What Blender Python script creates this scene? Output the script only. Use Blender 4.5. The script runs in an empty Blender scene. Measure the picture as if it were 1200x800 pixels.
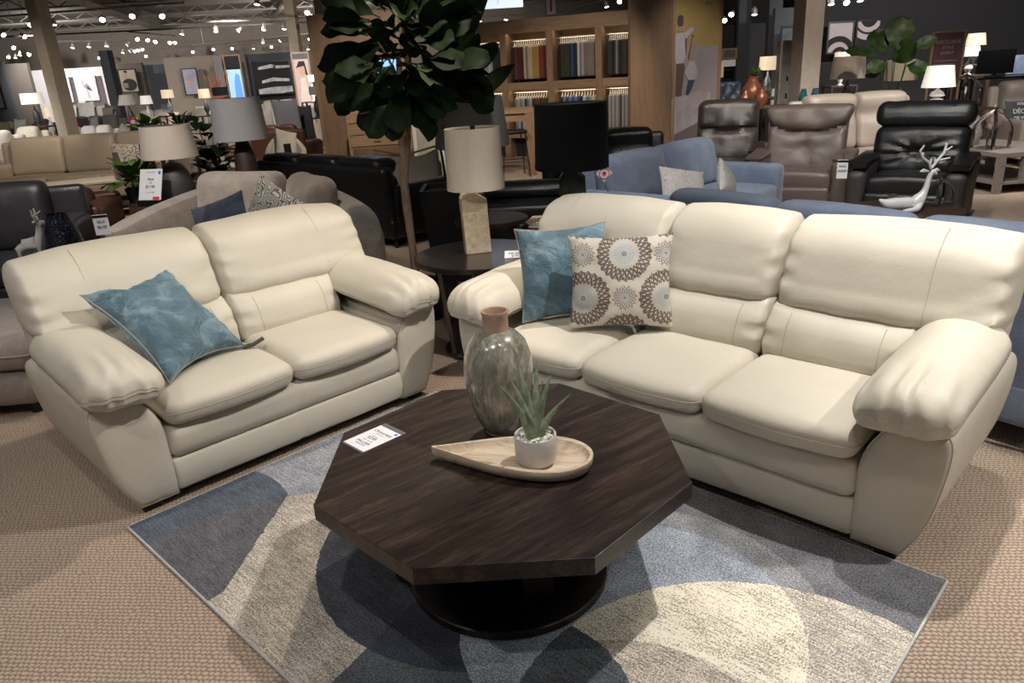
import bpy, bmesh, math, random
from mathutils import Vector, Matrix, noise
random.seed(7)
PI = math.pi
S = bpy.context.scene
COL = S.collection
R = math.radians

# ------------------------------------------------------------------ camera
F_PX, CAM_H = 865.0, 1.6
_d = Vector((140.0, 2365.0, F_PX)).normalized()
_up = -_d
_fw = Vector((0, 0, 1)); _Y = (_fw - _fw.dot(_up) * _up).normalized()
_X = _Y.cross(_up)
if _X.x < 0: _X = -_X
cam_d = bpy.data.cameras.new('camera'); cam = bpy.data.objects.new('camera', cam_d); COL.objects.link(cam)
cam_d.sensor_width = 36; cam_d.lens = F_PX / 1200 * 36; cam_d.clip_end = 200; cam_d.clip_start = 0.02
right = Vector((_X.x, _Y.x, _up.x)); down = Vector((_X.y, _Y.y, _up.y)); fwd = Vector((_X.z, _Y.z, _up.z))
M = Matrix((right, -down, -fwd)).transposed().to_4x4(); M.translation = (0, 0, CAM_H)
cam.matrix_world = M; S.camera = cam

def ray(px, py):
    c = Vector((px - 600, py - 400, F_PX)); return Vector((c.dot(_X), c.dot(_Y), c.dot(_up)))
def at(px, py, z=0.0):
    r = ray(px, py); t = (z - CAM_H) / r.z; return Vector((r.x * t, r.y * t, z))
def atY(px, py, y):
    r = ray(px, py); t = y / r.y; return Vector((r.x * t, y, CAM_H + r.z * t))

# ------------------------------------------------------------------ materials
class X:
    """tiny arithmetic wrapper on shader sockets"""
    T = None
    def __init__(s, v): s.v = v
    @staticmethod
    def op(o, *a, clamp=False):
        n = X.T.nodes.new('ShaderNodeMath'); n.operation = o; n.use_clamp = clamp
        for i, q in enumerate(a):
            q = q.v if isinstance(q, X) else q
            if isinstance(q, (int, float)): n.inputs[i].default_value = q
            else: X.T.links.new(q, n.inputs[i])
        return X(n.outputs[0])
    def __add__(s, o): return X.op('ADD', s, o)
    __radd__ = __add__
    def __sub__(s, o): return X.op('SUBTRACT', s, o)
    def __rsub__(s, o): return X.op('SUBTRACT', o, s)
    def __mul__(s, o): return X.op('MULTIPLY', s, o)
    __rmul__ = __mul__
    def __truediv__(s, o): return X.op('DIVIDE', s, o)
    def lt(s, o): return X.op('LESS_THAN', s, o)
    def gt(s, o): return X.op('GREATER_THAN', s, o)
    def sin(s): return X.op('SINE', s)
    def abs(s): return X.op('ABSOLUTE', s)
    def frac(s): return X.op('FRACT', s)
    def pw(s, o): return X.op('POWER', s, o)
    def mn(s, o): return X.op('MINIMUM', s, o)
    def mx(s, o): return X.op('MAXIMUM', s, o)
def xhyp(a, b): return X.op('SQRT', a * a + b * b)
def xcircle(u, v, cu, cv, r): return xhyp(u - cu, v - cv).lt(r)
def mixc(fac, a, b, blend='MIX'):
    n = X.T.nodes.new('ShaderNodeMix'); n.data_type = 'RGBA'; n.blend_type = blend
    for k, q in ((0, fac), (6, a), (7, b)):
        q = q.v if isinstance(q, X) else q
        if isinstance(q, (int, float)): n.inputs[k].default_value = q
        elif isinstance(q, tuple): n.inputs[k].default_value = (*q[:3], 1)
        else: X.T.links.new(q, n.inputs[k])
    return X(n.outputs[2])
def newmat(name):
    m = bpy.data.materials.new(name); m.use_nodes = True; X.T = m.node_tree
    return m, m.node_tree.nodes['Principled BSDF']
def setp(b, key, v):
    if isinstance(v, X): X.T.links.new(v.v, b.inputs[key])
    elif isinstance(v, tuple) and len(v) == 3: b.inputs[key].default_value = (*v, 1)
    else: b.inputs[key].default_value = v
def coords(kind='Object'):
    n = X.T.nodes.new('ShaderNodeTexCoord'); return n.outputs[kind]
def mapping(sock, scale=(1, 1, 1), rot=(0, 0, 0)):
    n = X.T.nodes.new('ShaderNodeMapping'); n.inputs['Scale'].default_value = scale; n.inputs['Rotation'].default_value = rot
    X.T.links.new(sock, n.inputs['Vector']); return n.outputs[0]
def sep(sock):
    n = X.T.nodes.new('ShaderNodeSeparateXYZ'); X.T.links.new(sock, n.inputs[0]); return [X(o) for o in n.outputs]
def tnoise(sock, scale, detail=3, rough=.55, dist=0):
    n = X.T.nodes.new('ShaderNodeTexNoise'); n.inputs['Scale'].default_value = scale; n.inputs['Detail'].default_value = detail
    n.inputs['Roughness'].default_value = rough; n.inputs['Distortion'].default_value = dist
    X.T.links.new(sock, n.inputs['Vector']); return X(n.outputs[0])
def tvoro(sock, scale, feat='F1'):
    n = X.T.nodes.new('ShaderNodeTexVoronoi'); n.feature = feat; n.inputs['Scale'].default_value = scale
    X.T.links.new(sock, n.inputs['Vector']); return X(n.outputs['Distance'])
def ramp(fac, *stops):
    n = X.T.nodes.new('ShaderNodeValToRGB'); e = n.color_ramp.elements
    while len(e) < len(stops): e.new(.5)
    for q, (p, c) in zip(e, stops):
        q.position = p; q.color = (*c, 1) if isinstance(c, tuple) else (c, c, c, 1)
    X.T.links.new(fac.v, n.inputs[0]); return X(n.outputs[0])
def bump(b, h, strength=.3, dist=.01):
    n = X.T.nodes.new('ShaderNodeBump'); n.inputs['Strength'].default_value = strength; n.inputs['Distance'].default_value = dist
    X.T.links.new(h.v, n.inputs['Height']); X.T.links.new(n.outputs[0], b.inputs['Normal'])
def emit(b, color, strength):
    setp(b, 'Emission Color', color); b.inputs['Emission Strength'].default_value = strength
MATS = {}
def plain(name, col, rough=.5, metal=0, var=.08, scale=12, bmp=0, coat=0, sheen=0, bscale=None):
    """procedural: gentle colour variation plus optional bump"""
    if name in MATS: return MATS[name]
    m, b = newmat(name); c = coords()
    n = tnoise(c, scale, 3)
    lo = tuple(max(0, x * (1 - var)) for x in col); hi = tuple(min(1, x * (1 + var)) for x in col)
    setp(b, 'Base Color', ramp(n, (.3, lo), (.7, hi)))
    setp(b, 'Roughness', float(rough)); setp(b, 'Metallic', float(metal))
    if coat: b.inputs['Coat Weight'].default_value = coat; b.inputs['Coat Roughness'].default_value = .1
    if sheen: b.inputs['Sheen Weight'].default_value = sheen; b.inputs['Sheen Roughness'].default_value = .4
    if bmp: bump(b, tnoise(c, bscale or scale * 8, 4), bmp, .004)
    MATS[name] = m; return m
def leather(name, col, rough=.42, bmp=.25, var=.05, spec=.5):
    if name in MATS: return MATS[name]
    m, b = newmat(name); c = coords()
    n = tnoise(c, 5, 3)
    setp(b, 'Base Color', ramp(n, (.25, tuple(x * (1 - var) for x in col)), (.75, tuple(min(1, x * (1 + var)) for x in col))))
    setp(b, 'Roughness', ramp(tnoise(c, 9, 4), (.3, rough - .06), (.7, rough + .08)))
    b.inputs['Specular IOR Level'].default_value = spec
    h = tvoro(c, 420) * .35 + tnoise(c, 26, 4, .6) * 1.3 + tnoise(c, 7, 2) * 2.2
    bump(b, h, bmp, .006); MATS[name] = m; return m
def fabric(name, col, col2=None, scale=60, rough=.9, bmp=.4, sheen=.2, big=4):
    if name in MATS: return MATS[name]
    m, b = newmat(name); c = coords()
    col2 = col2 or tuple(min(1, x * 1.25) for x in col)
    n = tnoise(c, big, 3) * .5 + tnoise(c, scale, 3, .7) * .5
    setp(b, 'Base Color', ramp(n, (.38, col), (.62, col2))); setp(b, 'Roughness', rough)
    b.inputs['Sheen Weight'].default_value = sheen; b.inputs['Specular IOR Level'].default_value = .2
    bump(b, tnoise(c, scale * 4, 3, .7), bmp, .004); MATS[name] = m; return m
def wood(name, c1, c2, scale=1, axis='X', rough=.45, c3=None, coat=0):
    if name in MATS: return MATS[name]
    m, b = newmat(name); c = coords()
    sc = {'X': (1.2, 14, 14), 'Y': (14, 1.2, 14), 'Z': (14, 14, 1.2)}[axis]
    v = mapping(c, tuple(s * scale for s in sc))
    n = tnoise(v, 2.2, 6, .65, .6); n2 = tnoise(v, 9, 4, .7)
    stops = [(.38, c1), (.52, c2)] + ([(.66, c3)] if c3 else [])
    setp(b, 'Base Color', ramp(n * .65 + n2 * .35, *stops)); setp(b, 'Roughness', rough)
    if coat: b.inputs['Coat Weight'].default_value = coat; b.inputs['Coat Roughness'].default_value = .25
    bump(b, n2, .12, .002); MATS[name] = m; return m
def glow(name, col, strength, base=None):
    if name in MATS: return MATS[name]
    m, b = newmat(name); setp(b, 'Base Color', base or col); setp(b, 'Roughness', .6)
    n = tnoise(coords(), 30, 2); emit(b, ramp(n, (.3, tuple(x * .96 for x in col)), (.7, col)), strength); MATS[name] = m; return m
def glass(name, col, rough=.03, trans=.9):
    if name in MATS: return MATS[name]
    m, b = newmat(name); n = tnoise(coords(), 8, 2)
    setp(b, 'Base Color', ramp(n, (.3, tuple(x * .85 for x in col)), (.7, col))); setp(b, 'Roughness', rough)
    b.inputs['Transmission Weight'].default_value = trans; b.inputs['IOR'].default_value = 1.45
    MATS[name] = m; return m

# ------------------------------------------------------------------ object helpers
def link(o, parent=None):
    COL.objects.link(o)
    if parent: o.parent = parent
    return o
def obj(name, bm, mat=None, parent=None, smooth=True, loc=None, rotz=0, weld=False):
    if weld: bmesh.ops.remove_doubles(bm, verts=bm.verts, dist=1e-5)
    bmesh.ops.recalc_face_normals(bm, faces=bm.faces)
    me = bpy.data.meshes.new(name); bm.to_mesh(me); bm.free()
    if mat is not None:
        for q in (mat if isinstance(mat, (list, tuple)) else [mat]): me.materials.append(q)
    if smooth:
        me.polygons.foreach_set('use_smooth', [True] * len(me.polygons))
        me.set_sharp_from_angle(angle=R(38))
    o = bpy.data.objects.new(name, me); link(o, parent)
    if loc is not None: o.location = loc
    if rotz: o.rotation_euler.z = rotz
    return o
def thing(name, label, cat, loc=(0, 0, 0), rotz=0, group=None, rot=None):
    o = bpy.data.objects.new(name, None); COL.objects.link(o); o.empty_display_size = .1
    o.location = loc; o.rotation_euler = rot or (0, 0, rotz); tag(o, label, cat, group); return o
def tag(o, label=None, cat=None, group=None, kind=None):
    if label: o['label'] = label
    if cat: o['category'] = cat
    if group: o['group'] = group
    if kind: o['kind'] = kind
    return o
def struct(name, bm, mat, parent=None, smooth=False):
    o = obj(name, bm, mat, parent, smooth); o['kind'] = 'structure'; return o
KIDS = {}
def kids(o):
    return [c for c in COL.objects if c.parent == o]
def dup(root, loc=None, rotz=None, label=None, group=None, rot=None, scale=None, parent=None):
    r = root.copy(); COL.objects.link(r)
    if loc is not None: r.location = loc
    if rotz is not None: r.rotation_euler = (0, 0, rotz)
    if rot is not None: r.rotation_euler = rot
    if scale is not None: r.scale = (scale,) * 3 if isinstance(scale, (int, float)) else scale
    if label: r['label'] = label
    if group: r['group'] = group
    if parent is not None: r.parent = parent
    for ch in kids(root):
        c = ch.copy(); COL.objects.link(c); c.parent = r
        for g in kids(ch):
            d = g.copy(); COL.objects.link(d); d.parent = c
    return r

# ------------------------------------------------------------------ mesh helpers (all add into a bmesh)
def NB(): return bmesh.new()
def tf(verts, rot=None, loc=None):
    for v in verts:
        if rot is not None: v.co = rot @ v.co
        if loc is not None: v.co += Vector(loc)
def box(bm, x0, x1, y0, y1, z0, z1, bev=0, seg=2):
    r = bmesh.ops.create_cube(bm, size=1)['verts']
    for v in r: v.co = Vector(((v.co.x + .5) * (x1 - x0) + x0, (v.co.y + .5) * (y1 - y0) + y0, (v.co.z + .5) * (z1 - z0) + z0))
    if bev:
        es = list({e for v in r for e in v.link_edges})
        q = bmesh.ops.bevel(bm, geom=es, offset=bev, segments=seg, profile=.6, affect='EDGES')
    return bm
def cyl(bm, p0, p1, r0, r1=None, n=20, caps=True):
    p0 = Vector(p0); p1 = Vector(p1); r1 = r0 if r1 is None else r1
    d = (p1 - p0).normalized(); a = d.orthogonal().normalized(); b = d.cross(a)
    A = [bm.verts.new(p0 + (a * math.cos(t) + b * math.sin(t)) * r0) for t in [2 * PI * i / n for i in range(n)]]
    B = [bm.verts.new(p1 + (a * math.cos(t) + b * math.sin(t)) * r1) for t in [2 * PI * i / n for i in range(n)]]
    for i in range(n): bm.faces.new((A[i], A[(i + 1) % n], B[(i + 1) % n], B[i]))
    if caps: bm.faces.new(A[::-1]); bm.faces.new(B)
    return bm
def lathe(bm, prof, n=32, c=(0, 0, 0), sx=1, sy=1, cap0=True, cap1=True):
    rings = []
    for r, z in prof:
        rings.append([bm.verts.new((c[0] + r * sx * math.cos(2 * PI * i / n), c[1] + r * sy * math.sin(2 * PI * i / n), c[2] + z)) for i in range(n)])
    for A, B in zip(rings, rings[1:]):
        for i in range(n): bm.faces.new((A[i], A[(i + 1) % n], B[(i + 1) % n], B[i]))
    if cap0 and prof[0][0] > 1e-6: bm.faces.new(rings[0][::-1])
    if cap1 and prof[-1][0] > 1e-6: bm.faces.new(rings[-1])
    return bm
def prism(bm, poly, z0, z1, bev=0, ax='z'):
    def P(x, y, z): return {'z': (x, y, z), 'y': (x, z, y), 'x': (z, x, y)}[ax]
    A = [bm.verts.new(P(x, y, z0)) for x, y in poly]; B = [bm.verts.new(P(x, y, z1)) for x, y in poly]
    fs = [bm.faces.new(A[::-1]), bm.faces.new(B)]
    n = len(poly)
    for i in range(n): fs.append(bm.faces.new((A[i], A[(i + 1) % n], B[(i + 1) % n], B[i])))
    if bev:
        es = list({e for f in fs[:2] for e in f.edges})
        bmesh.ops.bevel(bm, geom=es, offset=bev, segments=2, profile=.6, affect='EDGES')
    return bm
def tube(bm, pts, rad, n=8, closed=False, caps=True):
    pts = [Vector(p) for p in pts]; m = len(pts); rads = rad if isinstance(rad, (list, tuple)) else [rad] * m
    rings = []; prev = None
    for i, p in enumerate(pts):
        if closed: d = pts[(i + 1) % m] - pts[i - 1]
        else: d = pts[min(i + 1, m - 1)] - pts[max(i - 1, 0)]
        if d.length < 1e-9: d = Vector((0, 0, 1))
        d.normalize()
        a = (prev - prev.dot(d) * d) if prev is not None else d.orthogonal()
        if a.length < 1e-6: a = d.orthogonal()
        a.normalize(); prev = a; b = d.cross(a)
        rings.append([bm.verts.new(p + (a * math.cos(2 * PI * k / n) + b * math.sin(2 * PI * k / n)) * rads[i]) for k in range(n)])
    rr = list(zip(rings, rings[1:])) + ([(rings[-1], rings[0])] if closed else [])
    for A, B in rr:
        for i in range(n): bm.faces.new((A[i], A[(i + 1) % n], B[(i + 1) % n], B[i]))
    if caps and not closed: bm.faces.new(rings[0][::-1]); bm.faces.new(rings[-1])
    return bm
def beam(bm, p0, p1, w, h):
    """square bar between two points"""
    p0 = Vector(p0); p1 = Vector(p1); d = (p1 - p0).normalized()
    a = d.cross(Vector((0, 0, 1)));
    if a.length < 1e-3: a = Vector((1, 0, 0))
    a.normalize(); b = d.cross(a)
    q = [(-1, -1), (1, -1), (1, 1), (-1, 1)]
    A = [bm.verts.new(p0 + a * s * w / 2 + b * t * h / 2) for s, t in q]; B = [bm.verts.new(p1 + a * s * w / 2 + b * t * h / 2) for s, t in q]
    bm.faces.new(A[::-1]); bm.faces.new(B)
    for i in range(4): bm.faces.new((A[i], A[(i + 1) % 4], B[(i + 1) % 4], B[i]))
    return bm
def _stations(h, r, n):
    """1-D samples on [-h, h], dense near the rounded ends"""
    k = max(3, n // 4); out = []
    r = min(r, h * .98)
    for i in range(k): out.append(-h + r * (1 - math.cos(PI / 2 * i / k)))
    m = max(2, n - 2 * k)
    for i in range(m + 1): out.append(-h + r + (2 * h - 2 * r) * i / m)
    for i in range(k - 1, -1, -1): out.append(h - r * (1 - math.cos(PI / 2 * i / k)))
    return out
def soft_box(bm, c, size, r, n=(16, 16, 12), deform=None):
    """rounded box; deform(P, q) receives the point and its -1..1 box coordinates"""
    c = Vector(c); h = [s / 2 for s in size]; rr = min(r, min(h) * .999)
    st = [_stations(h[i], rr, n[i]) for i in range(3)]
    cache = {}
    def V(i, j, k):
        key = (i, j, k)
        if key in cache: return cache[key]
        p = Vector((st[0][i], st[1][j], st[2][k]))
        inner = Vector([max(-h[a] + rr, min(h[a] - rr, p[a])) for a in range(3)])
        d = p - inner
        if d.length > 1e-9:
            dd = d / rr; m = max(abs(x) for x in dd)
            d = dd.normalized() * rr * m
        q = inner + d
        t = Vector([q[a] / h[a] for a in range(3)])
        P = c + q
        if deform: P = deform(P, t)
        cache[key] = bm.verts.new(P); return cache[key]
    N = [len(s) - 1 for s in st]
    for a, b, w in ((0, 1, 2), (1, 2, 0), (2, 0, 1)):
        for side in (0, N[w]):
            for i in range(N[a]):
                for j in range(N[b]):
                    ids = []
                    for di, dj in ((0, 0), (1, 0), (1, 1), (0, 1)):
                        k = [0, 0, 0]; k[a] = i + di; k[b] = j + dj; k[w] = side; ids.append(V(*k))
                    if len(set(ids)) == 4: bm.faces.new(ids)
    return bm
def ring_pts(c, size, r, pz, deform, off=.002, n=10):
    """outline of the soft box at height fraction pz, pushed out a little"""
    c = Vector(c); hx, hy, hz = [s / 2 for s in size]; rr = min(r, hx, hy, hz); out = []
    for qx, qy, a0 in ((1, 1, 0), (-1, 1, 90), (-1, -1, 180), (1, -1, 270)):
        for k in range(n + 1):
            a = R(a0 + 90 * k / n); x = qx * (hx - rr) + (rr + off) * math.cos(a); y = qy * (hy - rr) + (rr + off) * math.sin(a)
            out.append((x, y))
    full = []
    for (x0, y0), (x1, y1) in zip(out, out[1:] + out[:1]):
        L = math.hypot(x1 - x0, y1 - y0); m = max(1, int(L / .03))
        for k in range(m): full.append((x0 + (x1 - x0) * k / m, y0 + (y1 - y0) * k / m))
    res = []
    for x, y in full:
        P = c + Vector((x, y, pz * hz)); t = Vector((x / hx, y / hy, pz))
        res.append(deform(P, t) if deform else P)
    return res
def nz(p, s=1, o=0): return noise.noise(Vector((p[0] * s + o, p[1] * s + o * 1.7, p[2] * s - o)))
def sm(a, b, x):
    t = max(0, min(1, (x - a) / (b - a))); return t * t * (3 - 2 * t)
def text(body, size, mat, parent, loc, rot=(0, 0, 0), name='lettering', ext=.0008, align='CENTER', bold=0, sx=1):
    cu = bpy.data.curves.new(name, 'FONT'); cu.body = body; cu.size = size; cu.extrude = ext; cu.align_x = align; cu.align_y = 'CENTER'
    cu.offset = bold
    t = bpy.data.objects.new(name, cu); COL.objects.link(t)
    me = bpy.data.meshes.new_from_object(t.evaluated_get(bpy.context.evaluated_depsgraph_get()))
    COL.objects.unlink(t); bpy.data.objects.remove(t)
    me.name = name; me.materials.clear(); me.materials.append(mat)
    o = bpy.data.objects.new(name, me); link(o, parent); o.location = loc; o.rotation_euler = rot; o.scale = (sx, 1, 1); return o
def pillow_bm(w, h, t, n=26, pinch=.07, sag=0, seed=0, wr=.006):
    """throw pillow standing in the xz plane, thickness along y, origin at its centre bottom"""
    bm = NB(); F = {}
    for side in (-1, 1):
        for i in range(n + 1):
            for j in range(n + 1):
                u = -1 + 2 * i / n; v = -1 + 2 * j / n
                u = math.sin(u * PI / 2) * .55 + u * .45; v = math.sin(v * PI / 2) * .55 + v * .45
                edge = i in (0, n) or j in (0, n)
                key = (i, j, 0 if edge else side)
                if key in F: continue
                x = u * (1 - pinch * (1 - v * v)) * w / 2; z = v * (1 - pinch * (1 - u * u)) * h / 2
                th = (max(0, (1 - u * u)) ** .42) * (max(0, (1 - v * v)) ** .42)
                y = side * th * t / 2
                y += wr * th ** .3 * noise.noise(Vector((u * 2.4 + seed, v * 2.4, side * 3))) * 2
                y += wr * .8 * noise.noise(Vector((u * 6 + seed, v * 6, side))) * (1 - th * .5) * (0 if edge else 1)
                z -= sag * (1 - u * u) * sm(.2, 1, v)
                F[key] = bm.verts.new((x, y, z + h / 2))
    g = lambda i, j, s: F[(i, j, 0 if (i in (0, n) or j in (0, n)) else s)]
    for s in (-1, 1):
        for i in range(n):
            for j in range(n):
                q = [g(i, j, s), g(i + 1, j, s), g(i + 1, j + 1, s), g(i, j + 1, s)]
                try: bm.faces.new(q)
                except ValueError: pass
    return bm
def spot(name, loc, target, power, size=60, blend=.5, col=(1, .93, .82), rad=.04):
    l = bpy.data.lights.new(name, 'SPOT'); l.energy = power; l.spot_size = R(size); l.spot_blend = blend; l.color = col; l.shadow_soft_size = rad
    o = bpy.data.objects.new(name, l); COL.objects.link(o); o.location = loc
    o.rotation_euler = (Vector(target) - Vector(loc)).to_track_quat('-Z', 'Y').to_euler(); return o
def area(name, loc, target, power, size, col=(1, .93, .82), sy=None):
    l = bpy.data.lights.new(name, 'AREA'); l.energy = power; l.size = size; l.color = col
    if sy: l.shape = 'RECTANGLE'; l.size_y = sy
    o = bpy.data.objects.new(name, l); COL.objects.link(o); o.location = loc
    o.rotation_euler = (Vector(target) - Vector(loc)).to_track_quat('-Z', 'Y').to_euler(); return o
# ------------------------------------------------------------------ cream leather sofas
CREAM = leather('cream_leather', (.61, .565, .48), rough=.46, bmp=.22, var=.03, spec=.38)
STITCH = plain('cream_stitching', (.45, .40, .32), .6); PIPE = leather('cream_piping', (.50, .455, .375), rough=.45, bmp=.1)
BLACKW = plain('black_feet', (.01, .009, .009), .5)

def cream_sofa(name, label, nseat, loc, ang, seed=0):
    root = thing(name, label, 'sofa', (loc[0], loc[1], 0), R(ang))
    sw, AW = (.578 if nseat == 2 else .572), .17
    W = 2 * AW + nseat * sw
    LX = .06 if nseat == 3 else 0
    HW = W / 2
    mirror = lambda P, s: Vector((W - P.x, P.y, P.z)) if s else Vector((P.x + LX, P.y, P.z))
    # --- arms with flared outer side
    for s in (0, 1):
        prof = [(.012, .035), (.165, .035), (.168, .2), (.167, .30), (.158, .36), (.135, .42), (.10, .465), (.05, .495), (0, .508),
                (-.045, .51), (-.078, .50), (-.092, .47), (-.093, .42), (-.085, .34), (-.064, .22), (-.032, .12)]
        cx = sum(p[0] for p in prof) / len(prof); cz = sum(p[1] for p in prof) / len(prof)
        # refine profile
        fine = []
        m = len(prof)
        for i in range(m):
            p0, p1, p2, p3 = prof[i - 1], prof[i], prof[(i + 1) % m], prof[(i + 2) % m]
            for k in range(3):
                t = k / 3
                if i in (0, m - 1): q = tuple(p1[a] + (p2[a] - p1[a]) * t for a in (0, 1))
                else: q = tuple(.5 * ((2 * p1[a]) + (-p0[a] + p2[a]) * t + (2 * p0[a] - 5 * p1[a] + 4 * p2[a] - p3[a]) * t * t + (-p0[a] + 3 * p1[a] - 3 * p2[a] + p3[a]) * t ** 3) for a in (0, 1))
                fine.append(q)
        rings = [(.35, -.011), (.7, -.009), (.9, -.004), (.965, .003), (.99, .012), (1, .028), (1, .1), (1, .3), (1, .5), (1, .7), (1, .84), (.97, .87)]
        bm = NB(); RV = []
        for sc, y in rings:
            row = []
            for x, z in fine:
                X_ = cx + (x - cx) * sc; Z_ = cz + (z - cz) * sc
                P = Vector((X_, y, Z_)); P.y += .002 * nz(P, 7, seed)
                row.append(bm.verts.new(mirror(P, s)))
            RV.append(row)
        n = len(fine)
        for A, B in zip(RV, RV[1:]):
            for i in range(n): bm.faces.new((A[i], A[(i + 1) % n], B[(i + 1) % n], B[i]))
        bm.faces.new(RV[0]); bm.faces.new(RV[-1])
        arm = obj('arm', bm, CREAM, root)
        bm = NB(); tube(bm, [mirror(Vector((cx + (x - cx) * .985, .008, cz + (z - cz) * .985)), s) for x, z in fine], .0028, 6, closed=True)
        obj('piping', bm, PIPE, arm)
        # --- arm pad pillow
        c = (.045, .275, .590); size = (.285, .71, .165)
        def dpad(P, t, s=s):
            P = P.copy()
            e = 1 - .5 * abs(t.z) ** 2
            P.z += .024 * (1 - t.x * t.x) * (1 - .5 * t.y * t.y) * (1 if t.z > 0 else -.1)
            P.z -= .026 * sm(.1, 1, t.x) + .012 * sm(.3, 1, -t.x) * (t.z < 0)
            P.x -= .018 * (1 - t.z * t.z) * (-1 if t.x > 0 else 1) * (1 - .3 * t.y ** 2)   # belly
            und = sm(-.05, -1, t.z)      # the underside tucks back to the arm
            P.x -= t.x * .045 * und; P.y += .055 * und * sm(.2, -1, t.y)
            P.y -= .03 * (1 - t.x * t.x) * sm(-.3, -1, t.y)
            # the back end climbs slightly, the front droops
            P.z += .022 * t.y - .018 * sm(-.55, -1, t.y)
            # pleats radiating from the front seam
            fr = sm(-.25, -.9, t.y) * sm(-.3, .35, t.z + .2)
            ph = t.x * 9 + 1.5 * nz((t.x * 2, t.y * 2, seed + s * 4), 1)
            P.z += .006 * fr * math.sin(ph * 1.7) * (1 - sm(-.9, -1.0, t.y) * .6)
            P.y += .004 * sm(-.6, -1, t.y) * math.sin(ph * 1.7)
            # seam groove across the front at mid height
            P.y += .018 * math.exp(-((t.z + .12) / .11) ** 2) * sm(-.7, -1, t.y)
            P.x += .010 * math.exp(-((t.z + .12) / .11) ** 2) * sm(-.7, -1, t.x)
            P.z += .004 * nz(P, 9, seed + s)
            return mirror(P, s)
        bm = NB(); soft_box(bm, c, size, .08, (34, 44, 22), dpad)
        pad = obj('arm_pad', bm, CREAM, root)
        # front and outer seam on the pad
        pts = []
        for P in ring_pts(c, size, .08, -.12, None, .0): pts.append(P)
        pts2 = []
        for P in pts:
            t = Vector(((P.x - c[0]) / (size[0] / 2), (P.y - c[1]) / (size[1] / 2), -.12))
            if t.y < .8: pts2.append(dpad(P, t) )
        # keep as open runs
        run = []; last = None; runs = []
        for p in pts2:
            if last is not None and (p - last).length > .12: runs.append(run); run = []
            run.append(p); last = p
        runs.append(run)
        bm = NB()
        for r_ in runs:
            if len(r_) > 2: tube(bm, r_, .0032, 6)
        obj('pad_seam', bm, PIPE, pad)
    # --- seats
    for i in range(nseat):
        x0 = AW + i * sw; lx = LX if i == 0 else 0; c = (x0 + (sw + lx) / 2, .235, .394); size = (sw - lx + .004, .55, .122)
        def dseat(P, t, i=i):
            P = P.copy(); top = max(0, t.z)
            P.z += .022 * top * max(0, 1 - abs(t.x) ** 2.4) * max(0, 1 - abs(t.y) ** 3)
            P.y -= .030 * (1 - t.x * t.x) * sm(0, -1, t.y)
            P.z -= .010 * sm(-.4, -1, t.y) * top
            P.z += .006 * (-t.y) * 0
            P.z += .003 * nz(P, 6, seed + i) * top
            P.y += .004 * math.exp(-((t.z + .05) / .14) ** 2) * sm(-.8, -1, t.y)
            return P
        bm = NB(); soft_box(bm, c, size, .058, (26, 26, 14), dseat)
        seat = obj('seat_cushion', bm, CREAM, root)
        bm = NB(); tube(bm, ring_pts(c, size, .058, .0, dseat, -.0005), .003, 6, closed=True); obj('piping', bm, PIPE, seat)
    # --- front rails
    def drail(P, t):
        P = P.copy(); P.y -= .014 * (1 - t.z * t.z) * sm(.5, -1, t.y)
        if nseat == 3: g = min(abs(P.x - AW - sw), abs(P.x - AW - 2 * sw))
        else: g = abs(P.x - HW)
        P.y += .006 * math.exp(-(g / .008) ** 2) * sm(0, -1, t.y)
        P.y -= .004 * nz(P, 5, seed) * sm(0, -1, t.y); return P
    bm = NB(); soft_box(bm, (HW, .07, .262), (W - 2 * AW + .01, .16, .155), .045, (90, 6, 12), drail); obj('front_rail', bm, CREAM, root)
    bm = NB(); soft_box(bm, (HW, .07, .122), (W - 2 * AW + .01, .15, .144), .016, (90, 6, 8), drail); obj('lower_panel', bm, CREAM, root)
    # --- lumbar rolls and upper back pillows
    for i in range(nseat):
        x0 = AW + i * sw; c = (x0 + sw / 2, .53, .535); size = (sw + .006, .20, .25)
        def dl(P, t, i=i):
            P = P.copy(); f = sm(.3, -1, t.y)
            P.y += (P.z - .42) * .36
            P.y -= .040 * (1 - t.z * t.z) * (1 - abs(t.x) ** 4) * f
            for sx in (-.62, .62): P.y += .0055 * math.exp(-((t.x - sx) / .022) ** 2) * f
            edge = sm(.6, 1, abs(t.x))
            P.y += .006 * edge * math.sin(t.z * 11 + i) * f
            P.y += .006 * nz(P, 8, seed + i + 9) * f; return P
        bm = NB(); soft_box(bm, c, (size[0] * 3, size[1], size[2]), .085, (40, 8, 22), lambda P, t: dl(Vector((c[0] + (P.x - c[0]) / 3, P.y, P.z)), t)); lum = obj('lumbar_cushion', bm, CREAM, root)
        for sx in (-.62, .62):
            bm = NB(); pts = []
            for k in range(13):
                tz = -.72 + 1.44 * k / 12; P = Vector((c[0] + sx * size[0] / 2, c[1] - size[1] / 2, c[2] + tz * size[2] / 2))
                rr = .085; over = abs(tz) * size[2] / 2 - (size[2] / 2 - rr)
                if over > 0: P.y += rr - math.sqrt(max(0, rr * rr - over * over))
                pts.append(dl(P, Vector((sx, -1, tz))) + Vector((0, -.001, 0)))
            tube(bm, pts, .0022, 6)
            obj('stitch_seam', bm, STITCH, lum)
        # upper pillow
        xa = x0 - .002; xb = x0 + sw + .002
        if i == 0: xa = -.085 + LX
        if i == nseat - 1: xb = W + .085
        c = ((xa + xb) / 2, .655, .785); size = (xb - xa, .26, .365)
        first, last_ = i == 0, i == nseat - 1
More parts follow.
